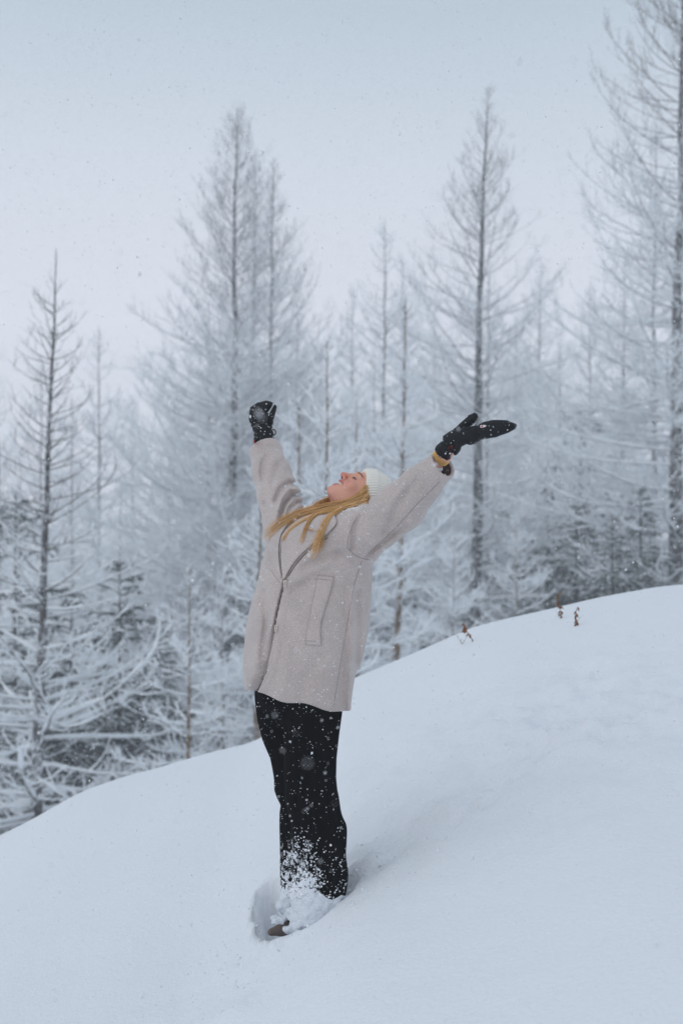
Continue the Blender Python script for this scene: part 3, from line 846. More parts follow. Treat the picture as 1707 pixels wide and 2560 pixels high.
# teeth
tb = Batch()
for s_, zz, yy in ((1, -0.0535, 0.0845), (-1, -0.0665, 0.0790)):
    for i in range(-4, 5):
        a = i * 0.225
        c = np.array([math.sin(a) * 0.0265, yy - (1 - math.cos(a)) * 0.034, zz + 14.0 * (math.sin(a) * 0.0265) ** 2 * 0.8])
        pts = hw(np.stack([c + np.array([0, 0, 0.0046 * s_]), c + np.array([0, .0004, 0.0]), c - np.array([0, 0, 0.0040 * s_])]))
        V, F = tubes(pts[None], np.array([[0.0024, 0.0031, 0.0028]]) * (1.0 if s_ > 0 else 0.8), 6, ref=HF); tb.add(V, F)
if True:
    tb.obj('teeth', [M['tooth']], person)
# lashes and brows
for sx in (1, -1):
    lb = Batch(); rng = np.random.default_rng(4)
    Pl = []
    for i in range(26):
        u = -1 + 2 * i / 25
        x = 0.031 + 0.0125 * u
        z = 0.0035 - 6.0 * (x - 0.031) ** 2
        y = 0.0800 - 18 * (x - 0.031) ** 2
        b0 = np.array([sx * x, y, z]); tip = b0 + np.array([sx * 0.004 * u, 0.0052, -0.0060 + 0.001 * rng.normal()])
        Pl.append(hw(np.stack([b0, (b0 + tip) / 2 + np.array([0, 0.001, -0.001]), tip])))
    V, F = tubes(np.array(Pl), np.tile([0.0006, 0.0004, 0.0002], (26, 1)), 3); lb.add(V, F)
    lb.obj('eyelashes', [M['dark_hair']], person)
    bb = Batch(); Pl = []
    for i in range(60):
        u = rng.random(); x = 0.014 + 0.034 * u
        z = 0.0235 + 0.006 * math.sin(u * 2.4) + rng.normal() * 0.0011
        o_, d_ = hw((sx * x, 0.14, z)), -HF
        h = body_bvh.ray_cast(Vector(o_), Vector(d_))
        if h[0] is None: continue
        a = np.array(h[0]); tdir = HR @ np.array([sx * 1.0, 0.0, 0.25])
        Pl.append(np.stack([a, a + tdir * 0.003 + HF * 0.0010, a + tdir * 0.006 + HF * 0.0006]))
    V, F = tubes(np.array(Pl), np.tile([0.0006, 0.0005, 0.0002], (len(Pl), 1)), 3); bb.add(V, F)
    bb.obj('eyebrow', [M['brow']], person)

# --- beanie
BN = np.array([0, -0.60, 0.80]); BN /= np.linalg.norm(BN)          # brim plane normal (head frame)
BO = np.array([0, 0.078, 0.052])
def hat_sdf(p):
    q = hl(p)
    c = np.array([0, -0.018, 0.040])
    r = q - c
    axis_ = np.array([0, -0.45, 0.893]); e1 = np.array([1.0, 0, 0]); e2 = np.cross(axis_, e1)
    th = np.arctan2(r @ e2, r @ e1)
    rib = 0.0020 * np.cos(th * 54)
    h = (q - BO) @ BN
    brim = 0.005 * sstep(0.052, 0.044, h)
    d = ell(q, c, (0.081, 0.100, 0.089))
    d = smin(d, ell(q, c + np.array([0, -0.045, 0.035]), (0.062, 0.065, 0.060)), 0.03)
    d = d - rib - brim
    d = smax(d, -h, 0.004)
    inner = ell(q, c, (0.073, 0.092, 0.081))
    return smax(d, -inner, 0.002) * HS * 0.8
V, F = nets(hat_sdf, ax_(hx0 - 0.13, hx0 + 0.16, 0.0021), ax_(hy0 - 0.13, hy0 + 0.14, 0.0021), ax_(hz0 - 0.13, hz0 + 0.15, 0.0021))
hat = mesh_obj('beanie', V, F, M['knit'], person)

# --- coat
CR = np.array([(1270, 735, 890), (1300, 700, 905), (1330, 682, 920), (1370, 668, 926), (1400, 662, 925), (1440, 652, 925), (1491, 639, 922), (1530, 627, 918), (1578, 617, 912),
               (1644, 610, 898), (1710, 611, 881), (1760, 619, 868), (1800, 628, 859), (1850, 630, 860)], float)
cz_ = W(0, CR[:, 0], np.full(len(CR), 5.0))[:, 2][::-1]
cxl = W(CR[:, 1], CR[:, 0], np.full(len(CR), 5.0))[:, 0][::-1]; cxr = W(CR[:, 2], CR[:, 0], np.full(len(CR), 5.0))[:, 0][::-1]
PHI = R(45); cph, sph = math.cos(PHI), math.sin(PHI)
LAT = np.array([cph, -sph]); FWD = np.array([-sph, -cph])
def torso(p, inset=0.0):
    z = p[:, 2]
    xl = np.interp(z, cz_, cxl); xr = np.interp(z, cz_, cxr)
    cx = (xl + xr) / 2; hwid = (xr - xl) / 2
    a = hwid / 0.90 - inset; b = a * 0.78
    cy = np.interp(z, [0.8, 1.2, 1.5], [5.0, 5.0, 5.03])
    rx = p[:, 0] - cx; ry = p[:, 1] - cy
    u = rx * LAT[0] + ry * LAT[1]; v = rx * FWD[0] + ry * FWD[1]
    k = (np.abs(u / a) ** 2.3 + np.abs(v / b) ** 2.3) ** (1 / 2.3)
    return (k - 1) * b * 0.9
OPEN = [(712, 1425), (712, 1455), (702, 1500), (694, 1535), (688, 1575), (682, 1620), (667, 1678), (645, 1727), (630, 1765)]
op = np.array(OPEN, float)
CARVE = [  # polyline, width px, depth m (positive sinks, negative raises), depth range of the side it lies on
    ([(748, 1214), (722, 1206), (700, 1222), (688, 1252)], 6, .013, 5.3), ([(752, 1236), (728, 1238), (710, 1262), (700, 1298)], 5, .020, 5.3),
    ([(745, 1222), (722, 1222), (704, 1245), (695, 1275)], 4, -.008, 5.3), ([(764, 1258), (742, 1256), (724, 1272), (716, 1300)], 5, .012, 5.3),
    ([(668, 1140), (655, 1165), (654, 1215), (668, 1280)], 8, .007, 5.4), ([(650, 1140), (645, 1180), (658, 1250)], 6, -.005, 5.4),
    ([(708, 1150), (690, 1170), (682, 1210)], 8, .006, 5.4), ([(775, 1268), (750, 1272), (735, 1290)], 4, .010, 5.3),
    ([(1040, 1205), (1012, 1235), (988, 1280), (962, 1330)], 9, .007, 4.95), ([(1010, 1215), (985, 1245), (965, 1280)], 7, -.005, 4.95),
    ([(918, 1390), (965, 1352), (1015, 1315)], 6, .008, 4.95), ([(936, 1385), (985, 1345), (1030, 1305)], 7, -.008, 4.95),
    ([(900, 1290), (884, 1330), (880, 1372)], 5, .007, 4.95), ([(880, 1283), (872, 1330), (868, 1370)], 6, -.005, 4.95),
    ([(730, 1455), (775, 1430), (825, 1405)], 12, -.007, 5.0), ([(725, 1480), (770, 1462)], 12, .006, 5.0), ([(760, 1420), (800, 1395), (850, 1385)], 10, .008, 5.0),
    ([(878, 1470), (878, 1600), (872, 1775)], 7, -.010, 5.1), ([(893, 1480), (894, 1600), (884, 1760)], 8, .005, 5.1),
    ([(640, 1500), (652, 1560), (640, 1660)], 9, -.006, 5.1), ([(660, 1480), (668, 1540), (655, 1640)], 8, .006, 5.1),
    ([(800, 1640), (760, 1700), (750, 1760)], 16, .007, 5.0), ([(720, 1620), (712, 1700), (700, 1745)], 14, -.006, 5.0),
]
cuffL_n = AL[4] - AL[3]; cuffL_n = cuffL_n / np.linalg.norm(cuffL_n)
cuffR_n = np.array([-0.34, 0.45, 0.80])
def coat_outer(p):
    d = torso(p)
    d = smax(d, p[:, 2] - (W(0, 1292, 5.0)[2] - 0.25 * np.abs(p[:, 0] - NB[0])), 0.05)
    d = smin(d, cone_(p, SH_L + np.array([-.01, 0, -.02]), SH_R + np.array([.02, 0, -.02]), 0.078, 0.070), 0.05)
    aL = chain(p, [(a, r[3]) for a, r in zip(AL, ARM_L)], 0.03)
    ext = AL[4] + cuffL_n * 0.06
    aL = smin(aL, cone_(p, AL[4], ext, 0.0485, 0.050), 0.01)
    nL = cuffL_n + np.array([0.10, -0.25, 0.0])
    aL = smax(aL, plane(p, AL[4] + cuffL_n * 0.004, nL), 0.004)
    aR = chain(p, [(a, r[3]) for a, r in zip(AR, ARM_R)], 0.03)
    aR = smax(aR, plane(p, W(662, 1122, 5.34), cuffR_n), 0.006)
    d = smin(d, aL, 0.035); d = smin(d, aR, 0.030)
    # stand-up collar round the neck
    ax_n = (HC - NB); ax_n = ax_n * np.array([.5, 1, 1]); ax_n /= np.linalg.norm(ax_n)
    cc = NB + ax_n * 0.012
    q = p - cc; h = q @ ax_n; rr = np.linalg.norm(q - h[:, None] * ax_n, axis=1)
    ring = np.sqrt((rr - 0.077) ** 2 + (h * 0.55) ** 2) - 0.015
    return smin(d, ring, 0.018)
def coat_sdf(p):
    d = coat_outer(p)
    px, py = to_px(p)
    front = sstep(5.10, 5.02, p[:, 1])
    for pl, w, dep, ymax in CARVE:
        m = (px > min(a for a, b in pl) - 3 * w) & (px < max(a for a, b in pl) + 3 * w) & (py > min(b for a, b in pl) - 3 * w) & (py < max(b for a, b in pl) + 3 * w) & (p[:, 1] < ymax)
        if m.any():
            dd = line_d(px[m], py[m], pl); d[m] += 1.35 * dep * np.exp(-(dd / w) ** 2)
    # broad soft undulation
    d += 0.0035 * vnoise(p[:, 0] * 9, p[:, 1] * 9, p[:, 2] * 6, 3)
    # front opening: near panel laps over the far one
    lx = np.interp(py, op[:, 1], op[:, 0]); u = px - lx
    wd = np.interp(py, [1440, 1460, 1560, 1640, 1740], [3, 7, 9, 24, 34])
    dp = np.interp(py, [1425, 1445, 1560, 1640, 1740], [0, .016, .020, .024, .030])
    pr = np.where(u < 0, np.clip(1 + u / wd, 0, 1), 0) ** 1.3 * sstep(2.0, -1.0, u) + 0
    d = d + dp * pr * front * (py > 1425)
    d = d - 0.004 * np.exp(-np.clip(u - 1, 0, None) / 9) * (u > 0) * front * (py > 1440)
    # hem
    hem = W(868, 1781, 4.9)
    hz = hem[2] - 0.205 * (p[:, 0] - hem[0]) + 0.006 * np.sin(p[:, 0] * 40) - 0.05 * (p[:, 1] - 4.9)
    hz = np.where(p[:, 1] > 5.02, hz + 0.0, hz)
    d = smax(d, hz - p[:, 2], 0.004)
    # hollow inside, open at hem and cuffs
    inn = torso(p, 0.030)
    inn = smax(inn, dp * pr * front + torso(p, 0.022), 0.004)
    inn = np.maximum(inn, p[:, 2] - (hz + 0.30))
    d = smax(d, -inn, 0.003)
    d = smax(d, -cone_(p, AL[4] - cuffL_n * 0.09, AL[4] + cuffL_n * 0.08, 0.038, 0.0435), 0.003)
    d = smax(d, -cone_(p, AR[3] - cuffR_n * 0.05, AR[3] + cuffR_n * 0.10, 0.036, 0.046), 0.003)
    return d * 0.9
V, F = nets(coat_sdf, ax_(-0.40, 0.42, 0.0045), ax_(4.58, 5.46, 0.0045), ax_(0.74, 1.80, 0.0045))
# inner faces get the brown lining
fc = V[F].mean(1)
hem_z = float(W(868, 1781, 4.9)[2])
fn_ = np.cross(V[F[:, 2]] - V[F[:, 0]], V[F[:, 3]] - V[F[:, 1]])
_e = 0.004; d0 = coat_outer(fc)
gr = np.stack([coat_outer(fc + np.eye(3)[k] * _e) - d0 for k in range(3)], -1)
where_ = (np.linalg.norm(fc - AL[4], axis=1) < 0.12) & (d0 < -0.004) | (np.linalg.norm(fc - AR[4], axis=1) < 0.12) & (d0 < -0.004) | ((torso(fc) < -0.022) & (d0 < -0.02) & (fc[:, 2] < hem_z + 0.33))
midx = (((fn_ * gr).sum(1) < 0) & where_).astype(int)
coat = mesh_obj('coat', V, F, [M['wool'], M['lining']], person, midx=midx)
coat_bvh = bvh_of(V, F)
_trees = [coat_bvh, body_bvh]
def hit(px, py, trees=None, fallback=4.9):
    o_, d_ = ray(px, py); best = None
    for t in (trees or _trees):
        h = t.ray_cast(o_, d_)
        if h[0] is not None and (best is None or h[3] < best[3]): best = h
    if best is None: return P(px, py, fallback), np.array([0, -1.0, 0]), False
    n = np.array(best[1]); n = n if n @ np.array(d_) < 0 else -n
    return np.array(best[0]), n, True
def draped(path, n, off, trees=None, sm=3):
    """spread a pixel path over the cloth: points lifted off it by off"""
    path = np.asarray(path, float)
    s = np.concatenate([[0], np.cumsum(np.linalg.norm(np.diff(path, axis=0), axis=1))])
    t = np.linspace(0, s[-1], n); xs = np.interp(t, s, path[:, 0]); ys = np.interp(t, s, path[:, 1])
    pts = []; last = None
    for x, y in zip(xs, ys):
        q, nn, ok = hit(x, y, trees)
        if not ok and last is not None: q = P(x, y, last[1])
        if last is not None and abs(q[1] - last[1]) > 0.12: q = P(x, y, last[1])
        last = q; pts.append(q + nn * (off if ok else 0))
    pts = np.array(pts)
    for _ in range(sm): pts[1:-1] = pts[1:-1] * 0.5 + (pts[:-2] + pts[2:]) * 0.25
    return pts
def sheet(name, rows, off0, off1, thick, material, parent, n=24, trees=None, sm=2):
    """cloth piece between pixel edges; rows = list of (left point, right point); offsets along and across"""
    rows = np.asarray(rows, float); m = len(rows) * 6
    t = np.linspace(0, len(rows) - 1, m)
    Lx = np.stack([np.interp(t, range(len(rows)), rows[:, 0, k]) for k in (0, 1)], -1)
    Rx = np.stack([np.interp(t, range(len(rows)), rows[:, 1, k]) for k in (0, 1)], -1)
    G = np.zeros((m, n, 3)); Nn = np.zeros((m, n, 3))
    for i in range(m):
        for j in range(n):
            u = j / (n - 1); x, y = Lx[i] * (1 - u) + Rx[i] * u
            q, nn, ok = hit(x, y, trees or [coat_bvh]); G[i, j] = q; Nn[i, j] = nn
    Nn = Nn.copy()
    for _ in range(6):
        for A in (G, Nn):
            A[1:-1] = A[1:-1] * .5 + (A[:-2] + A[2:]) * .25; A[:, 1:-1] = A[:, 1:-1] * .5 + (A[:, :-2] + A[:, 2:]) * .25
    Nn = nrm(Nn)
    u = np.linspace(0, 1, n)[None, :, None]
    top = G + Nn * (off0 * (1 - u) + off1 * u) ; bot = top - Nn * thick
    # rounded rim: pull the border of the top towards the middle layer
    e = np.minimum(np.minimum(np.arange(m)[:, None], m - 1 - np.arange(m)[:, None]), np.minimum(np.arange(n)[None], n - 1 - np.arange(n)[None]))
    r = np.clip(1 - e / 1.5, 0, 1)[:, :, None]
    top = top - Nn * thick * 0.5 * r; bot = bot + Nn * thick * 0.5 * r
    Vv = np.concatenate([top.reshape(-1, 3), bot.reshape(-1, 3)])
    i_ = (np.arange(m - 1)[:, None] * n + np.arange(n - 1)[None]).ravel()
    Ft = np.stack([i_, i_ + 1, i_ + n + 1, i_ + n], -1); Fb = Ft[:, ::-1] + m * n
    bd = np.concatenate([np.arange(n), n - 1 + n * np.arange(1, m), (m - 1) * n + np.arange(n - 2, -1, -1), n * np.arange(m - 2, 0, -1)])
    b2 = np.roll(bd, -1); Fs = np.stack([bd, bd + m * n, b2 + m * n, b2], -1)
    return mesh_obj(name, Vv, np.concatenate([Ft, Fb, Fs]), material, parent)
def child(o, p):
    o.parent = p; o.matrix_parent_inverse = Matrix.Identity(4)
    o.location = (0, 0, 0); return o
# sub-parts: coat carries the person's offset already, so children of it use an identity inverse
lap = sheet('lapel', [((709, 1448), (714, 1449)), ((704, 1415), (732, 1414)), ((703, 1382), (757, 1384)), ((706, 1352), (784, 1361)), ((718, 1328), (815, 1342)),
                      ((735, 1306), (846, 1311)), ((752, 1290), (838, 1290))], 0.006, 0.011, 0.007, M['wool'], None); child(lap, coat)
lap2 = sheet('lapel', [((700, 1445), (706, 1442)), ((684, 1410), (700, 1408)), ((676, 1370), (699, 1368)), ((678, 1335), (704, 1338)), ((694, 1308), (722, 1312))], 0.004, 0.009, 0.006, M['wool'], None); child(lap2, coat)
plk = sheet('front_placket', [((710, 1450), (728, 1450)), ((703.5, 1478), (728, 1480)), ((697, 1506), (724, 1510)), ((690.5, 1536), (718, 1540)), ((684.5, 1574), (712, 1578)),
                              ((678.5, 1618), (706, 1622)), ((668, 1660), (697, 1665)), ((656.5, 1696), (684, 1703)), ((645, 1724), (672, 1734))], 0.0065, 0.0003, 0.0055, M['wool'], None, n=10); child(plk, coat)
_pv = np.empty(len(plk.data.vertices) * 3); plk.data.vertices.foreach_get('co', _pv)
plk_bvh = BVHTree.FromPolygons([tuple(v) for v in _pv.reshape(-1, 3)], [list(p.vertices) for p in plk.data.polygons])
pk = sheet('pocket_welt', [((795, 1437), (835, 1442)), ((787, 1480), (824, 1486)), ((778, 1520), (808, 1532)), ((770, 1565), (800, 1570)), ((763, 1612), (803, 1614))], 0.006, 0.009, 0.006, M['wool'], None, n=12); child(pk, coat)
def seam(path, r=0.0006, off=0.0003, m_=None, n=50, trees=None):
    pts = draped(path, n, off, trees or [coat_bvh], 1)
    V, F = tubes(pts[None], np.full((1, n), r), 5); o = mesh_obj('seam', V, F, m_ or M['seam'], None); child(o, coat)
seam([(904, 1402), (886, 1458), (871, 1540), (854, 1640), (833, 1768)])
seam([(872, 1372), (884, 1386), (905, 1396), (925, 1400)], 0.0008)
seam([(893, 1290), (880, 1315), (870, 1345), (868, 1365), (874, 1376)], 0.0006)
seam([(1098, 1205), (1045, 1257), (989, 1320), (921, 1383)], 0.0007)
seam([(786, 1447), (832, 1452)], 0.0005, 0.0078, n=16); seam([(764, 1601), (792, 1603)], 0.0005, 0.0078, n=16)
seam([(678, 1425), (690, 1445), (704, 1460)], 0.0005, n=16)
# dark tubes painted as the shade in the opening and under the lapel edge
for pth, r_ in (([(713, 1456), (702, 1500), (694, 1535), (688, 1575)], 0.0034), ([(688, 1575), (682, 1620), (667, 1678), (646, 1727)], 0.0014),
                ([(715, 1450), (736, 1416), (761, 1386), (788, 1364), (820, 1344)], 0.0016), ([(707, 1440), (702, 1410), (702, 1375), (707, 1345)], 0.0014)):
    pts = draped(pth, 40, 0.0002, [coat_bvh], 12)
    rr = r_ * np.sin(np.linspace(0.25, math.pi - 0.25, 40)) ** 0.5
    V, F = tubes(pts[None], rr[None], 6); o = mesh_obj('front_edge_shadow_gap', V, F, M['sweater_and_gap_shade'], None); o.name = 'gap_shade_line'; child(o, coat)
# two metal clasps
for cx_, cy_ in ((713, 1459), (690, 1571)):
    qs_ = [hit(cx_ + i, cy_ + j, [plk_bvh, coat_bvh])[0][1] for i in (-3, 3) for j in (-7, 7)]
    dpt = min(qs_) - 0.0025
    loop = [(cx_ - 2.6, cy_ - 7), (cx_ + 2.8, cy_ - 7), (cx_ + 2.2, cy_ + 7), (cx_ - 3.2, cy_ + 7), (cx_ - 2.6, cy_ - 7)]
    c_ = np.array([P(x, y, dpt) for x, y in loop]); pt_ = np.concatenate([np.linspace(a_, b_, 6)[:-1] for a_, b_ in zip(c_[:-1], c_[1:])] + [c_[-1:]])
    V, F = tubes(pt_[None], np.full((1, len(pt_)), 0.0016), 6, ref=(0, 1, 0))
    o = mesh_obj('clasp', V, F, M['steel'], None); child(o, coat)

# --- jumper collar in the neck opening
def jump_sdf(p):
    ax_n = (HC - NB) * np.array([.5, 1, 1]); ax_n /= np.linalg.norm(ax_n)
    q = p - (NB + ax_n * 0.004); h = q @ ax_n; rr = np.linalg.norm(q - h[:, None] * ax_n, axis=1)
    return np.sqrt((rr - 0.064) ** 2 + (h * 0.5) ** 2) - 0.012 + 0.001 * np.sin(np.arctan2(q[:, 0], q[:, 1]) * 50)
V, F = nets(jump_sdf, ax_(NB[0] - .11, NB[0] + .11, .003), ax_(NB[1] - .11, NB[1] + .11, .003), ax_(NB[2] - .09, NB[2] + .11, .003))
mesh_obj('jumper', V, F, M['sweater_and_gap_shade'], person)

# --- trousers
def leg(p, rows, cy, depth=0.9):
    rows = np.asarray(rows, float)
    zz = W(0, rows[:, 0], np.full(len(rows), cy))[:, 2][::-1]
    xc = W(rows[:, 1], rows[:, 0], np.full(len(rows), cy))[:, 0][::-1]; hw_ = (rows[:, 2] * cy / FPX)[::-1]
    z = p[:, 2]; c = np.interp(z, zz, xc); a = np.interp(z, zz, hw_); b = a * depth
    k = np.sqrt(((p[:, 0] - c) / a) ** 2 + ((p[:, 1] - cy) / b) ** 2)
    return np.maximum((k - 1) * b * 0.85, np.maximum(zz[0] - z, z - zz[-1]))
NEAR = [(1700, 778, 82), (1745, 778, 80), (1800, 780, 72), (1850, 778, 68), (1895, 776, 65), (1945, 776, 64), (1975, 778, 65), (2010, 784, 67), (2060, 794, 69), (2110, 798, 69), (2250, 799, 69), (2310, 800, 66)]
FAR = [(1700, 705, 68), (1745, 704, 66), (1800, 707, 62), (1850, 715, 57), (1895, 729, 54), (1945, 735, 52), (1975, 736, 51), (1992, 742, 50), (2013, 753, 49), (2030, 751, 49), (2060, 750, 49), (2240, 749, 49), (2285, 742, 47)]
def trouser_sdf(p):
    a = leg(p, NEAR, 4.93); b = leg(p, FAR, 5.05)
    px, py = to_px(p)
    a = a + 0.0035 * np.sin(py * 0.05 + px * 0.06) * sstep(1950, 2080, py) - 0.004 * np.exp(-((px - (735 + (py - 1850) * 0.12)) / 5) ** 2) * (py > 1800)
    a = a + 0.004 * vnoise(p[:, 0] * 14, p[:, 1] * 14, p[:, 2] * 7, 8)
    b = b + 0.004 * vnoise(p[:, 0] * 14, p[:, 1] * 14, p[:, 2] * 7, 9)
    d = smin(a, b, 0.012)
    hip = ell(p, W(752, 1720, 4.99), (0.145, 0.125, 0.13)); d = smin(d, hip, 0.03)
    return d * 0.9
V, F = nets(trouser_sdf, ax_(-0.33, 0.06, 0.005), ax_(4.80, 5.16, 0.005), ax_(0.02, 0.98, 0.005))
tm = mat('black_trousers', (0.003, 0.003, 0.004), 0.9, 0.04)
_tc = N(tm, 'ShaderNodeTexCoord'); _sp = N(tm, 'ShaderNodeSeparateXYZ'); L(tm, _tc.outputs['Object'], _sp.inputs[0])
_n1 = N(tm, 'ShaderNodeTexNoise', Scale=70.0, Detail=5.0, Roughness=0.7); L(tm, _tc.outputs['Object'], _n1.inputs['Vector'])
_n2 = N(tm, 'ShaderNodeTexNoise', Scale=11.0, Detail=3.0); L(tm, _tc.outputs['Object'], _n2.inputs['Vector'])
_mr = N(tm, 'ShaderNodeMapRange'); _mr.inputs['From Min'].default_value = 0.47; _mr.inputs['From Max'].default_value = 0.10; _mr.inputs['To Min'].default_value = -0.20; _mr.inputs['To Max'].default_value = 0.26
L(tm, _sp.outputs['Z'], _mr.inputs['Value'])
_m1 = N(tm, 'ShaderNodeMath', operation='MULTIPLY_ADD'); L(tm, _n2.outputs[0], _m1.inputs[0]); _m1.inputs[1].default_value = 0.65; L(tm, _n1.outputs[0], _m1.inputs[2])
_xr = N(tm, 'ShaderNodeMapRange'); _xr.inputs['From Min'].default_value = -0.125; _xr.inputs['From Max'].default_value = -0.05; _xr.inputs['To Min'].default_value = 0.04; _xr.inputs['To Max'].default_value = -0.16
L(tm, _sp.outputs['X'], _xr.inputs['Value'])
_m2 = N(tm, 'ShaderNodeMath', operation='ADD'); L(tm, _m1.outputs[0], _m2.inputs[0]); _m4 = N(tm, 'ShaderNodeMath', operation='ADD'); L(tm, _mr.outputs[0], _m4.inputs[0]); L(tm, _xr.outputs[0], _m4.inputs[1]); L(tm, _m4.outputs[0], _m2.inputs[1])
_m3 = N(tm, 'ShaderNodeMapRange'); _m3.inputs['From Min'].default_value = 0.90; _m3.inputs['From Max'].default_value = 0.96; L(tm, _m2.outputs[0], _m3.inputs['Value'])
_mx = N(tm, 'ShaderNodeMixRGB'); L(tm, _m3.outputs[0], _mx.inputs['Fac']); _mx.inputs['Color1'].default_value = (0.003, 0.003, 0.004, 1); _mx.inputs['Color2'].default_value = (0.72, 0.75, 0.80, 1)
L(tm, _mx.outputs[0], bsdf(tm).inputs['Base Color'])
_bp = N(tm, 'ShaderNodeBump', Strength=0.8, Distance=0.006); L(tm, _m3.outputs[0], _bp.inputs['Height']); L(tm, _bp.outputs[0], bsdf(tm).inputs['Normal'])
trousers = mesh_obj('trousers', V, F, tm, person)
trouser_bvh = bvh_of(V, F)

# --- boots
def boot(name, px, py, Y, heel=(0.10, 0.02)):
    c = W(px, py, Y)
    def f(p):
        d = cone_(p, c + np.array([heel[0], heel[1], 0.0]), c + np.array([-0.005, 0, -0.006]), 0.034, 0.024)
        d = smin(d, cone_(p, c + np.array([-0.005, 0, -0.006]), c + np.array([-0.052, -0.012, -0.014]), 0.024, 0.013), 0.02)
        d = smin(d, cone_(p, c + np.array([heel[0], heel[1], 0]), c + np.array([heel[0], heel[1], 0.10]), 0.036, 0.042), 0.02)
        sole = np.maximum(c[2] - 0.030 - p[:, 2], -1)
        return smax(d, sole, 0.004)
    V, F = nets(f, ax_(c[0] - .10, c[0] + .18, .004), ax_(c[1] - .08, c[1] + .10, .004), ax_(c[2] - .06, c[2] + .17, .004))
    mesh_obj(name, V, F, M['suede'], person)
boot('boot', 716, 2318, 5.0)
boot('boot', 790, 2345, 4.93)

# --- gloves
def glove(name, polys, Y, yy, extra=None):
    allp = np.concatenate([np.asarray(a[0], float) for a in polys])
    def f(p):
        d = None
        for poly, Yp, t, tilt in polys:
            c = pillow(p, poly, Yp, t, tilt); d = c if d is None else smin(d, c, 0.005)
        px, py = to_px(p)
        if extra:
            for pl, w, dep in extra: d = d + dep * np.exp(-(line_d(px, py, pl) / w) ** 2)
        return d + 0.0012 * vnoise(p[:, 0] * 60, p[:, 1] * 60, p[:, 2] * 60, 5)
    a = P(allp[:, 0].min() - 10, allp[:, 1].max() + 10, Y); b = P(allp[:, 0].max() + 10, allp[:, 1].min() - 10, Y)
    V, F = nets(f, ax_(a[0], b[0], 0.0023), ax_(Y - yy, Y + yy, 0.0023), ax_(a[2], b[2], 0.0023))
    return mesh_obj(name, V, F, M['black'], person), bvh_of(V, F)
gR, gR_b = glove('mitten', [
    ([(626, 1018), (645, 1006), (664, 1001), (676, 1003), (683, 1006), (683, 1016), (672, 1032), (676, 1046), (680, 1062), (676, 1072), (634, 1076), (626, 1064), (622, 1046), (623, 1030)], 5.34, 0.026, 0.1),
    ([(688, 1011), (692, 1016), (691, 1026), (686, 1042), (682, 1062), (672, 1060), (670, 1042), (676, 1026), (683, 1013)], 5.325, 0.014, 0.0),
    ([(630, 1066), (634, 1086), (634, 1104), (640, 1124), (684, 1124), (686, 1102), (684, 1084), (680, 1062), (655, 1058)], 5.34, 0.030, 0.0)], 5.34, 0.07,
    [([(624, 1062), (650, 1046), (672, 1038)], 2.2, .0045), ([(630, 1068), (655, 1056), (676, 1052)], 2.0, .003), ([(632, 1082), (658, 1078), (684, 1074)], 2.4, .005), ([(683, 1012), (674, 1028), (664, 1036)], 1.6, .004)])
gL, gL_b = glove('mitten', [
    ([(1290, 1060), (1291, 1065), (1286, 1073), (1270, 1082), (1245, 1091), (1222, 1097), (1203, 1099), (1192, 1090), (1188, 1072), (1196, 1062), (1208, 1055), (1230, 1050), (1250, 1049), (1268, 1051), (1280, 1055)], 4.615, 0.020, -0.15),
    ([(1106, 1102), (1106, 1090), (1126, 1076), (1135, 1076), (1160, 1068), (1200, 1062), (1210, 1080), (1203, 1099), (1188, 1109), (1176, 1113), (1165, 1111), (1153, 1117), (1150, 1128), (1143, 1137), (1136, 1139), (1128, 1134)], 4.64, 0.026, -0.1),
    ([(1128, 1078), (1153, 1055), (1165, 1044), (1167, 1038), (1175, 1036), (1186, 1031), (1193, 1035), (1195, 1041), (1190, 1052), (1184, 1062), (1165, 1070), (1145, 1082)], 4.655, 0.016, 0.0),
    ([(1086, 1123), (1090, 1114), (1104, 1102), (1125, 1100), (1146, 1112), (1140, 1128), (1127, 1140), (1126, 1148), (1116, 1152), (1100, 1145), (1090, 1134)], 4.665, 0.029, 0.0)], 4.645, 0.08,
    [([(1167, 1040), (1176, 1050), (1184, 1062)], 1.6, .004), ([(1195, 1062), (1188, 1078), (1200, 1098)], 1.6, .003), ([(1130, 1104), (1136, 1120), (1130, 1138)], 2, .005), ([(1140, 1076), (1160, 1080), (1186, 1068)], 2, .003), ([(1106, 1104), (1122, 1108), (1130, 1120)], 2, .003)])
# cord lock on the right mitten
cb = Batch()
c = P(684, 1081, 5.345)
th = np.linspace(0, 2 * math.pi, 25)
for r0, r1 in ((0.0105, 0.0022), (0.0058, 0.0016)):
    ringp = np.stack([c[0] + 0.82 * r0 * np.cos(th), np.full(25, c[1] - 0.004), c[2] + r0 * np.sin(th)], -1)
    V, F = tubes(ringp[None], np.full((1, 25), r1), 6, ref=(0, 1, 0)); cb.add(V, F, m=0 if r0 > .008 else 1)
o = cb.obj('cord_lock', [M['black'], M['steel']], None); child(o, gR)
def flat_mark(name, poly, trees, material, parent, lift=0.0009):
    from mathutils.geometry import tessellate_polygon
    cc = np.mean(poly, 0); v = [];
    for x, y in poly:
        q, n_, ok = hit(x, y, trees, fallback=4.6); v.append(q - np.array([0, 1, 0]) * lift)
    tr = tessellate_polygon([[Vector((x, y, 0)) for x, y in poly]])
    v = np.array(v); n = len(v)
    d_ = np.array([0, 0.0006, 0]); Vv = np.concatenate([v, v + d_])
    F1 = np.array(tr); i = np.arange(n); j = np.roll(i, -1)
    Fq = np.stack([i, j, j + n, i + n], -1)
    o = mesh_obj(name, Vv, [F1, F1[:, ::-1] + n, Fq], material, None, smooth=False); child(o, parent)
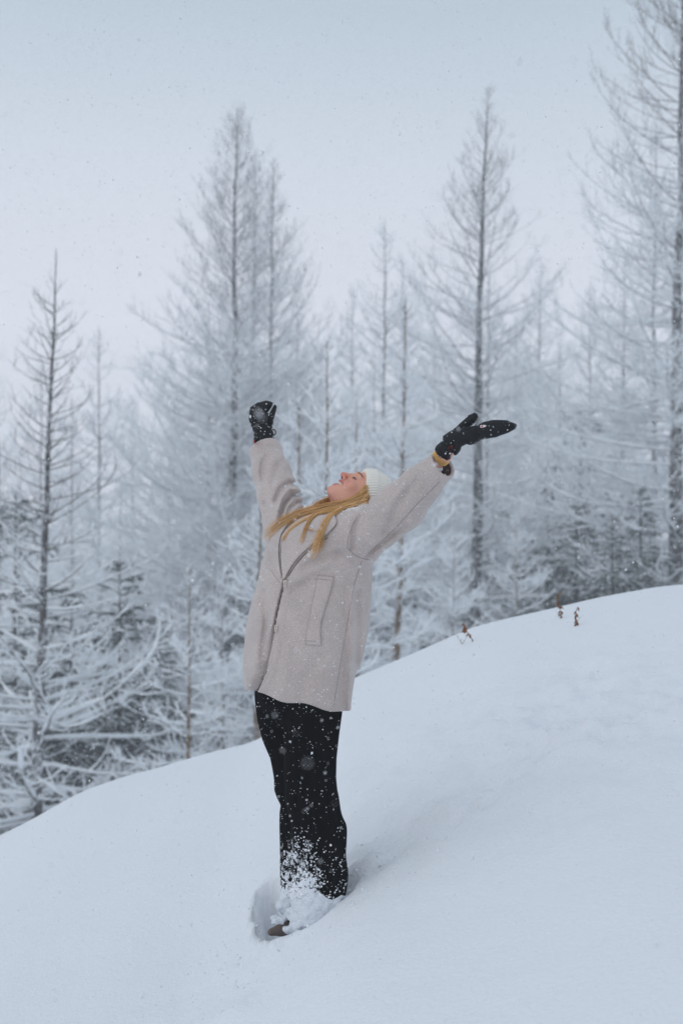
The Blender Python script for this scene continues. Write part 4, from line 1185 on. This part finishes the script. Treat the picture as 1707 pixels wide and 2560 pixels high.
# emblems: a red drop in a white flame, and dark red strokes on the wrist strap
flame = [(1199.5, 1064), (1203, 1062.3), (1206, 1063.6), (1208.5, 1061.8), (1209.5, 1063.4), (1213, 1061.8), (1212, 1063.8), (1216.5, 1063.4), (1212.5, 1065.6), (1214.5, 1067), (1210, 1067), (1208.5, 1069.2), (1206.5, 1067.8), (1202.5, 1069.8), (1200.2, 1068.4)]
flat_mark('emblem', flame, [gL_b], M['white'], gL)
flat_mark('emblem', [(1201, 1064.8), (1203.5, 1064.2), (1206, 1065.2), (1208, 1064.8), (1206.6, 1066.4), (1203.5, 1068.4), (1201.2, 1067.2)], [gL_b], M['red'], gL, 0.0019)
for pl in ([(1118, 1123), (1121, 1116.5), (1122.4, 1117), (1119.6, 1124)], [(1121.5, 1127.5), (1130.5, 1120.5), (1131.2, 1122), (1122.5, 1129)], [(1124.5, 1114.5), (1127.5, 1113.5), (1124.6, 1126), (1123, 1125.4)], [(1128.6, 1113), (1131, 1113.6), (1129.8, 1119.6), (1128, 1119)], [(1118.4, 1120.2), (1129, 1116.6), (1129.4, 1118), (1118.8, 1121.8)]):
    flat_mark('emblem', pl, [gL_b], M['dark_red'], gL, 0.0012)
flat_mark('emblem', [(624.5, 1038), (627, 1037), (628, 1042), (626.5, 1045), (624, 1044)], [gR_b], M['white'], gR, 0.001)
flat_mark('emblem', [(633.5, 1100), (636.5, 1100), (636.5, 1108), (634.2, 1108)], [gR_b], M['red'], gR, 0.001)

# --- wrist: watch bracelet, shirt cuff
g_ = (1 + 5 ** .5) / 2
ICO_V = nrm(np.array([(-1, g_, 0), (1, g_, 0), (-1, -g_, 0), (1, -g_, 0), (0, -1, g_), (0, 1, g_), (0, -1, -g_), (0, 1, -g_), (g_, 0, -1), (g_, 0, 1), (-g_, 0, -1), (-g_, 0, 1)], float))
ICO_F = np.array([(0, 11, 5), (0, 5, 1), (0, 1, 7), (0, 7, 10), (0, 10, 11), (1, 5, 9), (5, 11, 4), (11, 10, 2), (10, 7, 6), (7, 1, 8), (3, 9, 4), (3, 4, 2), (3, 2, 6), (3, 6, 8), (3, 8, 9), (4, 9, 5), (2, 4, 11), (6, 2, 10), (8, 6, 7), (9, 8, 1)])
watch = Batch()
ra, rb = 0.0300, 0.0285
for row in range(4):
    nl = 32
    for i in range(nl):
        a = 2 * math.pi * (i + 0.5 * (row % 2)) / nl
        c = wc + wd * (row - 1.5) * 0.0046 + s1 * ra * math.cos(a) + s2 * rb * math.sin(a)
        rad = s1 * math.cos(a) + s2 * math.sin(a); tg = -s1 * math.sin(a) + s2 * math.cos(a)
        Bm = np.stack([rad * 0.0019, tg * 0.0027, wd * 0.0022], 0)
        watch.add(c + np.clip(ICO_V * 1.25, -.9, .9) @ Bm, ICO_F)
watch.obj('watch_bracelet', [M['gold']], person)
c0_ = wc - wd * 0.030; c1_ = AL[3]; cdir = (c1_ - c0_) / np.linalg.norm(c1_ - c0_)
def cuff_sdf(p):
    q = p - c0_; h = q @ cdir; r_ = q - h[:, None] * cdir
    ang = np.arctan2(r_ @ s2, r_ @ s1); rr = np.linalg.norm(r_, axis=1)
    R_ = 0.0295 + 0.05 * np.clip(h, 0, .06) + 0.0014 * np.sin(ang * 9) + 0.0012 * np.sin(ang * 5 + h * 60)
    return np.maximum(np.abs(rr - R_) - 0.0026, np.abs(h - 0.030) - 0.030) * 0.8
V, F = nets(cuff_sdf, ax_(wc[0] - .15, wc[0] + .05, .0024), ax_(wc[1] - .06, wc[1] + .12, .0024), ax_(wc[2] - .15, wc[2] + .05, .0024))
mesh_obj('shirt_cuff', V, F, M['shirt'], person)

# --- hair
rng = np.random.default_rng(77)
def spline(pts, n):
    pts = np.asarray(pts, float); s = np.concatenate([[0], np.cumsum(np.linalg.norm(np.diff(pts, axis=0), axis=1))]); s /= s[-1]
    t = np.linspace(0, 1, n); out = np.stack([np.interp(t, s, pts[:, k]) for k in range(pts.shape[1])], -1)
    for _ in range(n // 7): out[1:-1] = out[1:-1] * .5 + (out[:-2] + out[2:]) * .25
    return out
LOCKS = [  # path in the picture plane, strands, spread px (start, end), lift off the coat
    ([(920, 1224), (893, 1250), (857, 1264), (809, 1269), (762, 1280), (722, 1288), (692, 1306), (672, 1332), (650, 1366)], 34, (3, 9), 0.020),
    ([(920, 1236), (880, 1258), (840, 1268), (800, 1275), (760, 1284), (718, 1300), (696, 1320), (680, 1344), (664, 1358)], 30, (3, 9), 0.016),
    ([(918, 1246), (860, 1267), (825, 1279), (790, 1290), (748, 1308), (722, 1324), (711, 1338), (708, 1352)], 22, (3, 4), 0.014),
    ([(922, 1240), (860, 1268), (822, 1278), (780, 1288), (764, 1308), (766, 1332), (762, 1352), (746, 1371)], 34, (3, 6), 0.018),
    ([(922, 1250), (878, 1264), (849, 1270), (822, 1288), (802, 1312), (799, 1334), (805, 1345), (802, 1366), (800, 1392)], 26, (3, 6), 0.018),
    ([(920, 1256), (870, 1268), (840, 1278), (820, 1298), (808, 1326), (794, 1350), (782, 1380), (770, 1410)], 24, (3, 8), 0.018),
    ([(918, 1254), (865, 1270), (835, 1284), (812, 1306), (800, 1334), (797, 1352), (786, 1386), (782, 1408)], 20, (3, 7), 0.022),
    ([(922, 1218), (900, 1240), (890, 1254), (872, 1262), (845, 1266), (812, 1270)], 40, (5, 6), 0.008),
    ([(924, 1234), (906, 1258), (893, 1266), (868, 1272), (840, 1276), (818, 1276)], 40, (6, 6), 0.008),
    ([(829, 1246), (806, 1256), (790, 1264), (772, 1274), (752, 1284), (730, 1290)], 26, (6, 4), 0.004),
    ([(762, 1310), (770, 1326), (786, 1330), (798, 1330)], 4, (1, 2), 0.014),
]
hb = Batch()
for path, ns, sp, lift in LOCKS:
    n = 20
    c2 = spline(path, n); base = draped(c2, n, 0.001, [coat_bvh, body_bvh], 5) - np.array([0, 1.0, -0.15]) * (lift * sstep(0.02, 0.30, np.linspace(0, 1, n)))[:, None] if path[0][0] > 830 or lift > .01 else P(c2[:, 0], c2[:, 1], np.linspace(5.07, 5.0, n))
    t = np.linspace(0, 1, n)
    for k in range(int(ns * 3.0)):
        w = sp[0] + (sp[1] - sp[0]) * t ** 1.5
        ph = rng.uniform(0, 6.28); fr = rng.uniform(0.5, 1.6); am = rng.normal(0, 0.75)
        offx = (am * w + 1.2 * np.sin(ph + fr * 6.28 * t) * w * 0.35) * 0.00140
        offz = (rng.normal(0, 0.6) * w + 1.2 * np.cos(ph + fr * 5 * t) * w * 0.35) * 0.00140
        offy = rng.normal(0, 0.0045) + 0.002 * np.sin(ph + 5 * t)
        tn = nrm(np.gradient(base, axis=0)); sd = nrm(np.cross(tn, [0, 1.0, 0.2]))
        q = base + sd * offx[:, None] + np.array([0, 1, 0]) * offy[:, None] + np.array([0.2, 0, 1.0]) * (offz * 0.35)[:, None]
        n_e = int(n * rng.uniform(0.82, 1.0)) if sp[1] > 4 else n
        qq = spline(q[:n_e], n)
        r_ = rng.uniform(0.0004, 0.0009) * (1 - 0.75 * t ** 2)
        V, F = tubes(qq[None], r_[None], 3); hb.add(V, F, float(np.clip(rng.normal(0.58, 0.34), 0, 1)) * (0.55 if path[0][0] < 830 else 1.0))
hb.obj('hair', [M['hair']], person)

# --- snow that has stuck to cloth, hair and trouser legs
fb = Batch()
def stick(px, py, s, trees, flat_=0.6):
    q, n_, ok = hit(px, py, trees)
    if not ok: return
    M3 = np.linalg.qr(rng.normal(size=(3, 3)))[0]
    fb.add(q + n_ * s * 0.3 + (ICO_V * (1 + 0.22 * rng.normal(size=(12, 1)))) @ M3 * s, ICO_F, 1.0)
al = [coat_bvh, trouser_bvh]
for i in range(1300):
    x, y = rng.uniform(605, 1130), rng.uniform(1110, 1785)
    stick(x, y, abs(rng.normal(0, 0.0005)) + 0.0006 + (0.0010 if rng.random() < .04 else 0), al)
for i in range(420):
    x, y = rng.uniform(640, 870), rng.uniform(1730, 2240)
    stick(x, y, abs(rng.normal(0, 0.0007)) + 0.0006, [trouser_bvh, coat_bvh])
for i in range(5200):
    y = 2330 - 260 * rng.random() ** 1.6; u = (y - 2070) / 260
    x = rng.normal(757, 20 + 20 * u) if rng.random() < .6 else rng.uniform(698, 868)
    pch = 0.5 + 0.9 * float(vnoise(x / 14, y / 14, 0, 91))
    if rng.random() > (0.10 + 0.95 * u ** 1.3) * pch * (1 if x < 800 else 0.75): continue
    stick(x, y, abs(rng.normal(0, 0.0011)) + 0.0009 + 0.0008 * u, [trouser_bvh])
for i in range(260):
    x, y = rng.normal(845, 50), rng.normal(1272, 12)
    stick(x, y, abs(rng.normal(0, 0.0006)) + 0.0006, [coat_bvh, body_bvh])
for i in range(90):
    stick(rng.normal(876, 12), rng.normal(1271, 3), 0.0017, [coat_bvh, body_bvh]); 
for t_, (x0_, x1_, y0_, y1_) in ((gR_b, (622, 692, 1003, 1120)), (gL_b, (1088, 1290, 1035, 1150))):
    for i in range(75): stick(rng.uniform(x0_, x1_), rng.uniform(y0_, y1_), abs(rng.normal(0, 0.0009)) + 0.0006, [t_])
o = fb.obj('clinging_snow', [M['flake']], person, smooth=False); o['kind'] = 'stuff'

# snow packed round the trouser hems
def pack_sdf(p):
    d = leg(p, [(2215, 800, 66), (2250, 800, 72), (2300, 792, 68), (2345, 780, 40)], 4.90, 0.75)
    d = smin(d, ell(p, W(775, 2300, 4.87), (0.055, 0.04, 0.045)), 0.02)
    d = smin(d, ell(p, W(722, 2266, 4.99), (0.045, 0.04, 0.034)), 0.015)
    d = smin(d, ell(p, W(700, 2296, 4.95), (0.035, 0.03, 0.014)), 0.01)
    d = smin(d, ell(p, W(740, 2322, 4.92), (0.050, 0.03, 0.016)), 0.01)
    n_ = fbm(p[:, 0] * 38, p[:, 1] * 38, p[:, 2] * 38, 77, 4)
    px, py = to_px(p)
    return d + 0.016 * n_ + 0.016 * sstep(2275, 2215, py)
V, F = nets(pack_sdf, ax_(-0.30, 0.06, .0036), ax_(4.78, 5.10, .0036), ax_(-0.06, 0.22, .0036))
pm = mat('packed_snow', (0.74, 0.78, 0.83), 0.8, 0.15); bump(pm, 160.0, 0.8, 0.01, 5)
o = mesh_obj('packed_snow', V, F, pm, person); o['kind'] = 'stuff'
# ------------------------------------------------------------------ dry stalks poking out of the crest
rng = np.random.default_rng(5)
M['dry'] = mat('dry_brown_leaf', (0.26, 0.11, 0.05), 0.8, 0.2); noise_color(M['dry'], (0.17, 0.07, 0.035), (0.42, 0.19, 0.08), 60.0)
M['stalk'] = mat('dry_stalk', (0.20, 0.14, 0.10), 0.8, 0.1)
def ground_hit(px, py):
    Ys = np.linspace(3.5, 12, 800); Q = P(np.full(800, px), np.full(800, py), Ys)
    g = ground(Q[:, 0], Q[:, 1]); i = int(np.argmax(Q[:, 2] < g)); return Q[i] if (Q[:, 2] < g).any() else Q[400]
def stalk(px, py, top, label, leaves, spread=0.5, twigs=0, lean=0.0):
    b = ground_hit(px, py) - np.array([0, 0, 0.01])
    m = b[1] / FPX
    h = (py - top) * m
    root = empty('dry_stalk', b); tag(root, label, 'dry plant', 'dry stalks on the snow crest')
    t = np.linspace(0, 1, 9)
    pts = b + np.stack([lean * h * t + 0.006 * np.sin(t * 7), 0 * t, h * t], -1)
    s_ = Batch(); V, F = tubes(pts[None], (0.0018 * (1 - 0.6 * t))[None], 4, ref=(1, 0, 0)); s_.add(V, F)
    for k in range(twigs):
        i = rng.integers(2, 7); a = rng.uniform(0, 6.28); d = np.array([math.cos(a) * .6, math.sin(a) * .4, .7]) * rng.uniform(.03, .07)
        V, F = tubes(np.stack([pts[i], pts[i] + d * .5 + [0, 0, .004], pts[i] + d])[None], np.array([[.0010, .0008, .0005]]), 3); s_.add(V, F)
    s_.obj('stem', [M['stalk']], root)
    l_ = Batch()
    for k in range(leaves):
        u = rng.random(); i = int(u * 8); c = pts[i] + (pts[min(i + 1, 8)] - pts[i]) * rng.random()
        a = rng.uniform(0, 6.28); ln = rng.uniform(.013, .030) * spread * 2
        d = np.array([math.cos(a) * .5, math.sin(a) * .5, rng.uniform(-1.1, -.2)]); d /= np.linalg.norm(d)
        s = np.cross(d, [0.3, 1, 0]); s /= np.linalg.norm(s); w = ln * 0.17; nn = np.cross(s, d) * ln * .12
        V = np.array([c, c + d * ln * .4 + s * w + nn, c + d * ln, c + d * ln * .45 - s * w - nn, c + d * ln * .45 + nn * 1.6])
        l_.add(V, np.array([(0, 1, 4), (1, 2, 4), (2, 3, 4), (3, 0, 4)]))
    if leaves: l_.obj('leaves', [M['dry']], root, smooth=False)
stalk(1182, 1604, 1552, 'drooping rust-brown stalk beside the tiny forked twig', 24, 0.6, 2, -0.45)
stalk(1399, 1546, 1473, 'tallest rust-brown stalk rising above the snow crest', 34, 0.5, 3, -0.03)
stalk(1436, 1566, 1512, 'short brown stalk with grey seed stem and low leaves', 20, 0.6, 5, 0.12)
stalk(1153, 1612, 1594, 'tiny bare forked twig in the snow', 0, 0.3, 6, 0.0)

# snow clods broken off round the feet and along the furrow
cb = Batch()
for i in range(240):
    if i < 240:
        a = rng.uniform(0, 6.28); rr = abs(rng.normal(0.27, 0.10)); x = FOOT[0] - .05 + rr * math.cos(a) * 1.2; y = FOOT[1] - .03 + rr * math.sin(a)
    else:
        t = rng.random(); x = 0.08 + 1.5 * t + rng.normal(0, .10); y = 5.10 + 0.75 * t + rng.normal(0, .10)
    s = abs(rng.normal(0, 0.0026)) + 0.0012
    z = float(ground(np.array([x]), np.array([y]))[0])
    cb.add(np.array([x, y, z + s * .1]) + ICO_V * s * (1 + .3 * rng.normal(size=(12, 1))), ICO_F, 1.0)
o = cb.obj('snow_crumbs', [M['snow']], None); tag(o, 'small crumbs of snow scattered round the feet', kind='stuff')

# ------------------------------------------------------------------ falling snow
fl = Batch()
n = 46000
TET = nrm(np.array([(1, 1, 1), (1, -1, -1), (-1, 1, -1), (-1, -1, 1)], float)); TF = np.array([(0, 1, 2), (0, 3, 1), (0, 2, 3), (1, 3, 2)])
Yf = 1.0 + 20.0 * rng.random(n) ** 0.62
xf = rng.uniform(-0.27, 0.27, n) * Yf; zf = CAM[2] + rng.uniform(-0.42, 0.46, n) * Yf
sz = 1.45 * (0.0007 + 0.0009 * rng.random(n) + np.where(rng.random(n) < .06, .0011, 0)) * (0.75 + 0.10 * np.minimum(Yf, 14))
Cc = np.stack([xf, Yf, zf], -1); okk = zf > ground(xf, Yf) + 0.01
Cc = Cc[okk]; sz = sz[okk]; n = len(Cc)
Vf = Cc[:, None, :] + TET[None] * sz[:, None, None] * (1 + 0.5 * rng.random((n, 1, 3))) + rng.normal(0, 0.3, (n, 4, 3)) * sz[:, None, None]
fl.add(Vf.reshape(-1, 3), (TF[None] + (np.arange(n) * 4)[:, None, None]).reshape(-1, 3), 1.0)
o = fl.obj('falling_snow', [M['flake']], None); tag(o, 'snowflakes drifting down through the air', kind='stuff')
HAZE = 0.0041
# ------------------------------------------------------------------ the snowy air
hz = mat('snowy_air', (1, 1, 1)); hz.node_tree.nodes.clear()
ho = N(hz, 'ShaderNodeOutputMaterial'); hv = N(hz, 'ShaderNodeVolumePrincipled')
hv.inputs['Color'].default_value = (0.96, 0.975, 0.99, 1)
hv.inputs['Density'].default_value = HAZE
hv.inputs['Anisotropy'].default_value = 0.55
L(hz, hv.outputs[0], ho.inputs['Volume'])
x0, x1, y0, y1, z0, z1 = -182, 182, -22, 262, -40, 32
V = [(x, y, z) for x in (x0, x1) for y in (y0, y1) for z in (z0, z1)]
F = np.array([[0, 1, 3, 2], [4, 6, 7, 5], [0, 4, 5, 1], [2, 3, 7, 6], [0, 2, 6, 4], [1, 5, 7, 3]])
o = mesh_obj('haze', V, F, hz, smooth=False)
tag(o, 'pale grey air full of falling snow', kind='stuff')
